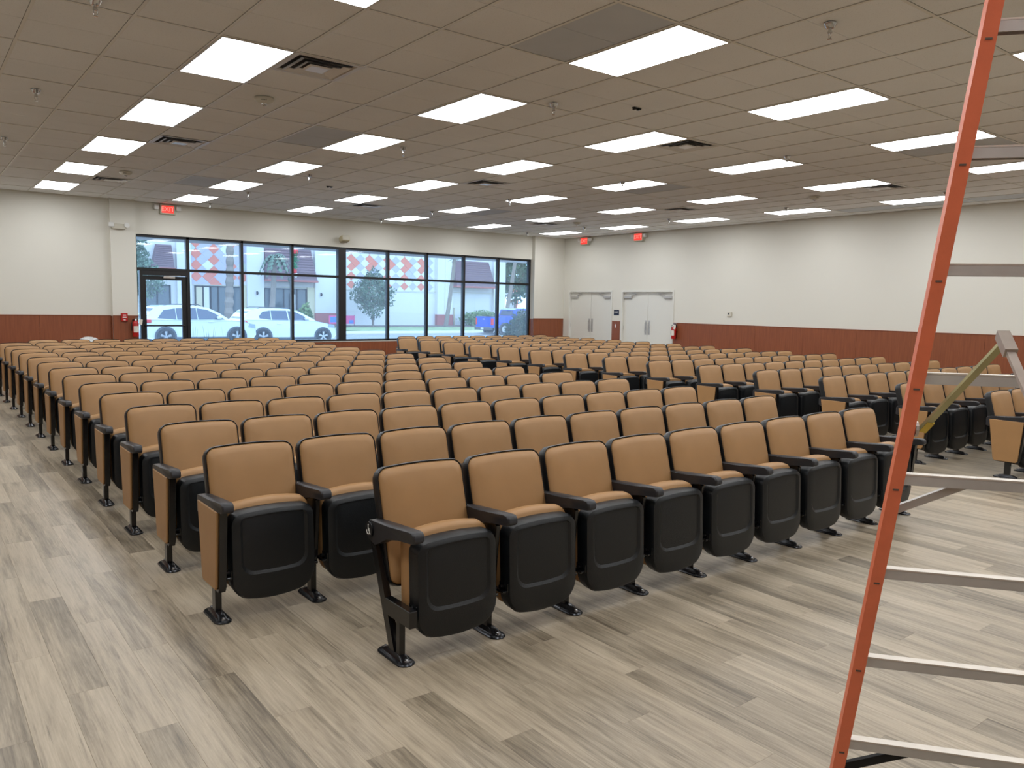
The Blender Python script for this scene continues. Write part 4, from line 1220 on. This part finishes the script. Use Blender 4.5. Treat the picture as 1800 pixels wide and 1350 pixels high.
def suv_extras(L, tail, head, mirror, rackz):
    def f(t, Wd):
        for y in (-.012, Wd - .14): part('tail_light', MB().box(tail[0], tail[1], y, y + .15, tail[2], tail[3], ch=.02), 'taillight', t)
        for y in (-.008, Wd - .2): part('headlight', MB().prism([(head[0], head[2]), (head[1], head[2] - .03), (head[1] - .02, head[3] - .04), (head[0] + .06, head[3])], y, y + .2, 'Y'), 'headlight', t)
        part('mirror', MB().box(mirror[0], mirror[0] + .16, -.16, .02, mirror[1], mirror[1] + .12, ch=.03), 'carwhite', t)
        for y in (.24, Wd - .24): part('roof_rail', MB().tube([(rackz[0], y, rackz[2] - .01), (rackz[0] + .15, y, rackz[2] + .045), (rackz[1] - .15, y, rackz[2] + .045), (rackz[1], y, rackz[2] - .01)], .018, 6), 'cladding', t)
        part('sill_cladding', MB().box(.5, L - .5, -.006, Wd + .006, .20, .34, ch=.02), 'cladding', t)
        for hx in (.42 * L - .2, .42 * L + .62): part('door_handle', MB().box(hx, hx + .2, -.02, .01, .93, .965, ch=.008), 'carwhite', t)
        part('rear_number_plate', MB().box(-.012, .01, Wd / 2 - .16, Wd / 2 + .16, .62, .74), 'facade', t)
    return f
# first SUV
L1 = 4.45
belt1 = [(.06, .30), (.0, .50), (.02, .78), (.10, .96), (.30, 1.03), (1.2, 1.02), (3.05, 1.01), (3.45, 1.00), (4.0, .96), (4.30, .84), (4.43, .66), (4.45, .42), (4.34, .26), (3.7, .22), (.6, .22)]
roof1 = [(.12, .98), (.30, 1.28), (.50, 1.50), (.70, 1.575), (1.4, 1.60), (2.1, 1.585), (2.55, 1.50), (2.98, 1.29), (3.42, .99)]
wins1 = [[(.58, 1.08), (.82, 1.40), (1.25, 1.47), (1.28, 1.03)], [(1.31, 1.03), (1.28, 1.475), (2.05, 1.49), (2.09, 1.03)], [(2.12, 1.03), (2.08, 1.485), (2.48, 1.43), (2.86, 1.24), (3.16, 1.04)]]
vehicle('white_suv', 'white SUV parked outside the glass door, the nearer car', (7.31, 32.8, -.24), None, L1, 1.84, belt1, roof1, wins1, (.86, 3.64), .355, 'carwhite', 'car',
        suv_extras(L1, (-.015, .34, .90, 1.03), (4.12, 4.42, .74, .88), (2.82, 1.06), (.85, 2.3, 1.585)))
L2 = 4.72
belt2 = [(.08, .32), (.0, .55), (.03, .86), (.12, 1.05), (.35, 1.14), (1.3, 1.13), (3.3, 1.12), (3.75, 1.08), (4.25, .99), (4.56, .86), (4.70, .68), (4.72, .44), (4.60, .28), (4.0, .24), (.7, .24)]
roof2 = [(.18, 1.06), (.40, 1.36), (.62, 1.56), (.90, 1.63), (1.7, 1.665), (2.4, 1.64), (2.85, 1.54), (3.3, 1.32), (3.72, 1.08)]
wins2 = [[(1.0, 1.20), (.98, 1.30), (1.15, 1.50), (1.5, 1.56), (1.52, 1.14)], [(1.56, 1.14), (1.54, 1.56), (2.28, 1.56), (2.34, 1.13)], [(2.40, 1.13), (2.34, 1.56), (2.72, 1.49), (3.10, 1.32), (3.34, 1.13)]]
vehicle('white_suv', 'white SUV parked behind and right of the nearer white car', (11.80, 35.2, -.40), None, L2, 1.95, belt2, roof2, wins2, (1.14, 4.03), .375, 'carwhite', 'car',
        suv_extras(L2, (-.01, .42, .96, 1.07), (4.28, 4.62, .82, .95), (3.1, 1.14), (.95, 2.6, 1.65)))
# blue pickup: tailgate towards the viewer's left
t = thing('blue_pickup', 'bright blue pickup truck with red tail lights and open bed', 'truck', (31.2, 42.6, -.40))
PWd = 1.9
part('body', MB().prism([(0, .48), (0, 1.22), (1.9, 1.24), (1.9, .48)], 0, PWd, 'Y', 0, .02).prism([(1.9, .45), (1.9, 1.24), (4.6, 1.16), (5.2, 1.05), (5.35, .75), (5.3, .45)], 0, PWd, 'Y', 0, .03), 'carblue', t, 30)
part('cargo_bed', MB().box(.08, 1.82, .1, PWd - .1, 1.235, 1.246), 'rubber', t)
part('cabin', MB().rings([[(1.85, .06, 1.2), (2.0, .16, 1.72), (2.25, .2, 1.80), (3.4, .2, 1.80), (4.1, .08, 1.18)], [(1.85, PWd - .06, 1.2), (2.0, PWd - .16, 1.72), (2.25, PWd - .2, 1.80), (3.4, PWd - .2, 1.80), (4.1, PWd - .08, 1.18)]]), 'carblue', t)
part('rear_window', MB().rings([[(1.855, .25, 1.30), (1.955, .32, 1.66), (1.955, PWd - .32, 1.66), (1.855, PWd - .25, 1.30)], [(1.90, .25, 1.30), (2.0, .32, 1.66), (2.0, PWd - .32, 1.66), (1.90, PWd - .25, 1.30)]]), 'carglass', t)
part('side_window', MB().rings([[(2.1, .058, 1.28), (2.25, .135, 1.68), (3.35, .15, 1.68), (3.8, .06, 1.28)], [(2.1, .10, 1.28), (2.25, .18, 1.68), (3.35, .19, 1.68), (3.8, .10, 1.28)]]), 'carglass', t)
for y in (0.0, PWd - .15): part('tail_light', MB().box(-.012, .14, y - .008, y + .16, .66, 1.12, ch=.02), 'taillight', t)
part('rear_bumper', MB().box(-.14, .1, .02, PWd - .02, .32, .52, ch=.03), 'cladding', t)
part('number_plate', MB().box(-.15, -.135, PWd / 2 - .16, PWd / 2 + .16, .36, .48), 'facade', t)
part('tailgate_handle', MB().box(-.02, .0, PWd / 2 - .12, PWd / 2 + .12, 1.02, 1.08), 'alloy', t)
for wx in (1.05, 4.45):
    for yc, sg in ((0, 1), (PWd, -1)):
        part('wheel_arch', MB().lathe([(.46, -.01 * sg + yc), (.46, .1 * sg + yc)], 20, (wx, 0, .39), 0, 'Y'), 'cladding', t)
        wt = part('tyre', MB().lathe([(.24, -.02 * sg), (.36, -.02 * sg), (.39, .01 * sg), (.39, .22 * sg)], 20, (wx, yc, .39), 0, 'Y'), 'tyre', t, 30)
        part('rim', MB().lathe([(.24, -.025 * sg), (.10, -.005 * sg), (0, -.01 * sg)], 10, (wx, yc, .39), 0, 'Y'), 'alloy', wt)

# filling-station canopy and sign beyond the building end
t = thing('station_canopy', 'orange and white striped filling-station canopy on blue posts', 'canopy', (fx(44.5) * 1.25, 75, -.4))
part('white_band', MB().box(-5, 6, -2, 4, 3.15, 3.55), 'facade', t)
part('orange_band', MB().box(-5, 6, -2.02, 4, 3.55, 3.75), 'orange', t)
part('yellow_band', MB().box(-5, 6, -2.02, 4, 3.75, 3.90), 'yellow', t)
for x in (-3.4, .3, 3.2): part('post', MB().box(x - .12, x + .12, -.12, .12, 0, 3.15), 'post_blue', t)
t = thing('frame_sign', 'white board with a thick red-orange frame near the canopy', 'sign', (fx(42.65) * 1.13, 68, -.4))
part('red_frame', MB().prism([(-.75, 1.55), (.55, 1.5), (.72, 2.75), (-.72, 2.55)], 0, .12, 'Y'), 'orange', t)
part('white_board', MB().prism([(-.52, 1.75), (.36, 1.7), (.5, 2.52), (-.5, 2.38)], -.02, .02, 'Y'), 'facade', t)
part('post', MB().box(-.05, .05, .02, .1, 0, 1.6), 'frame', t)
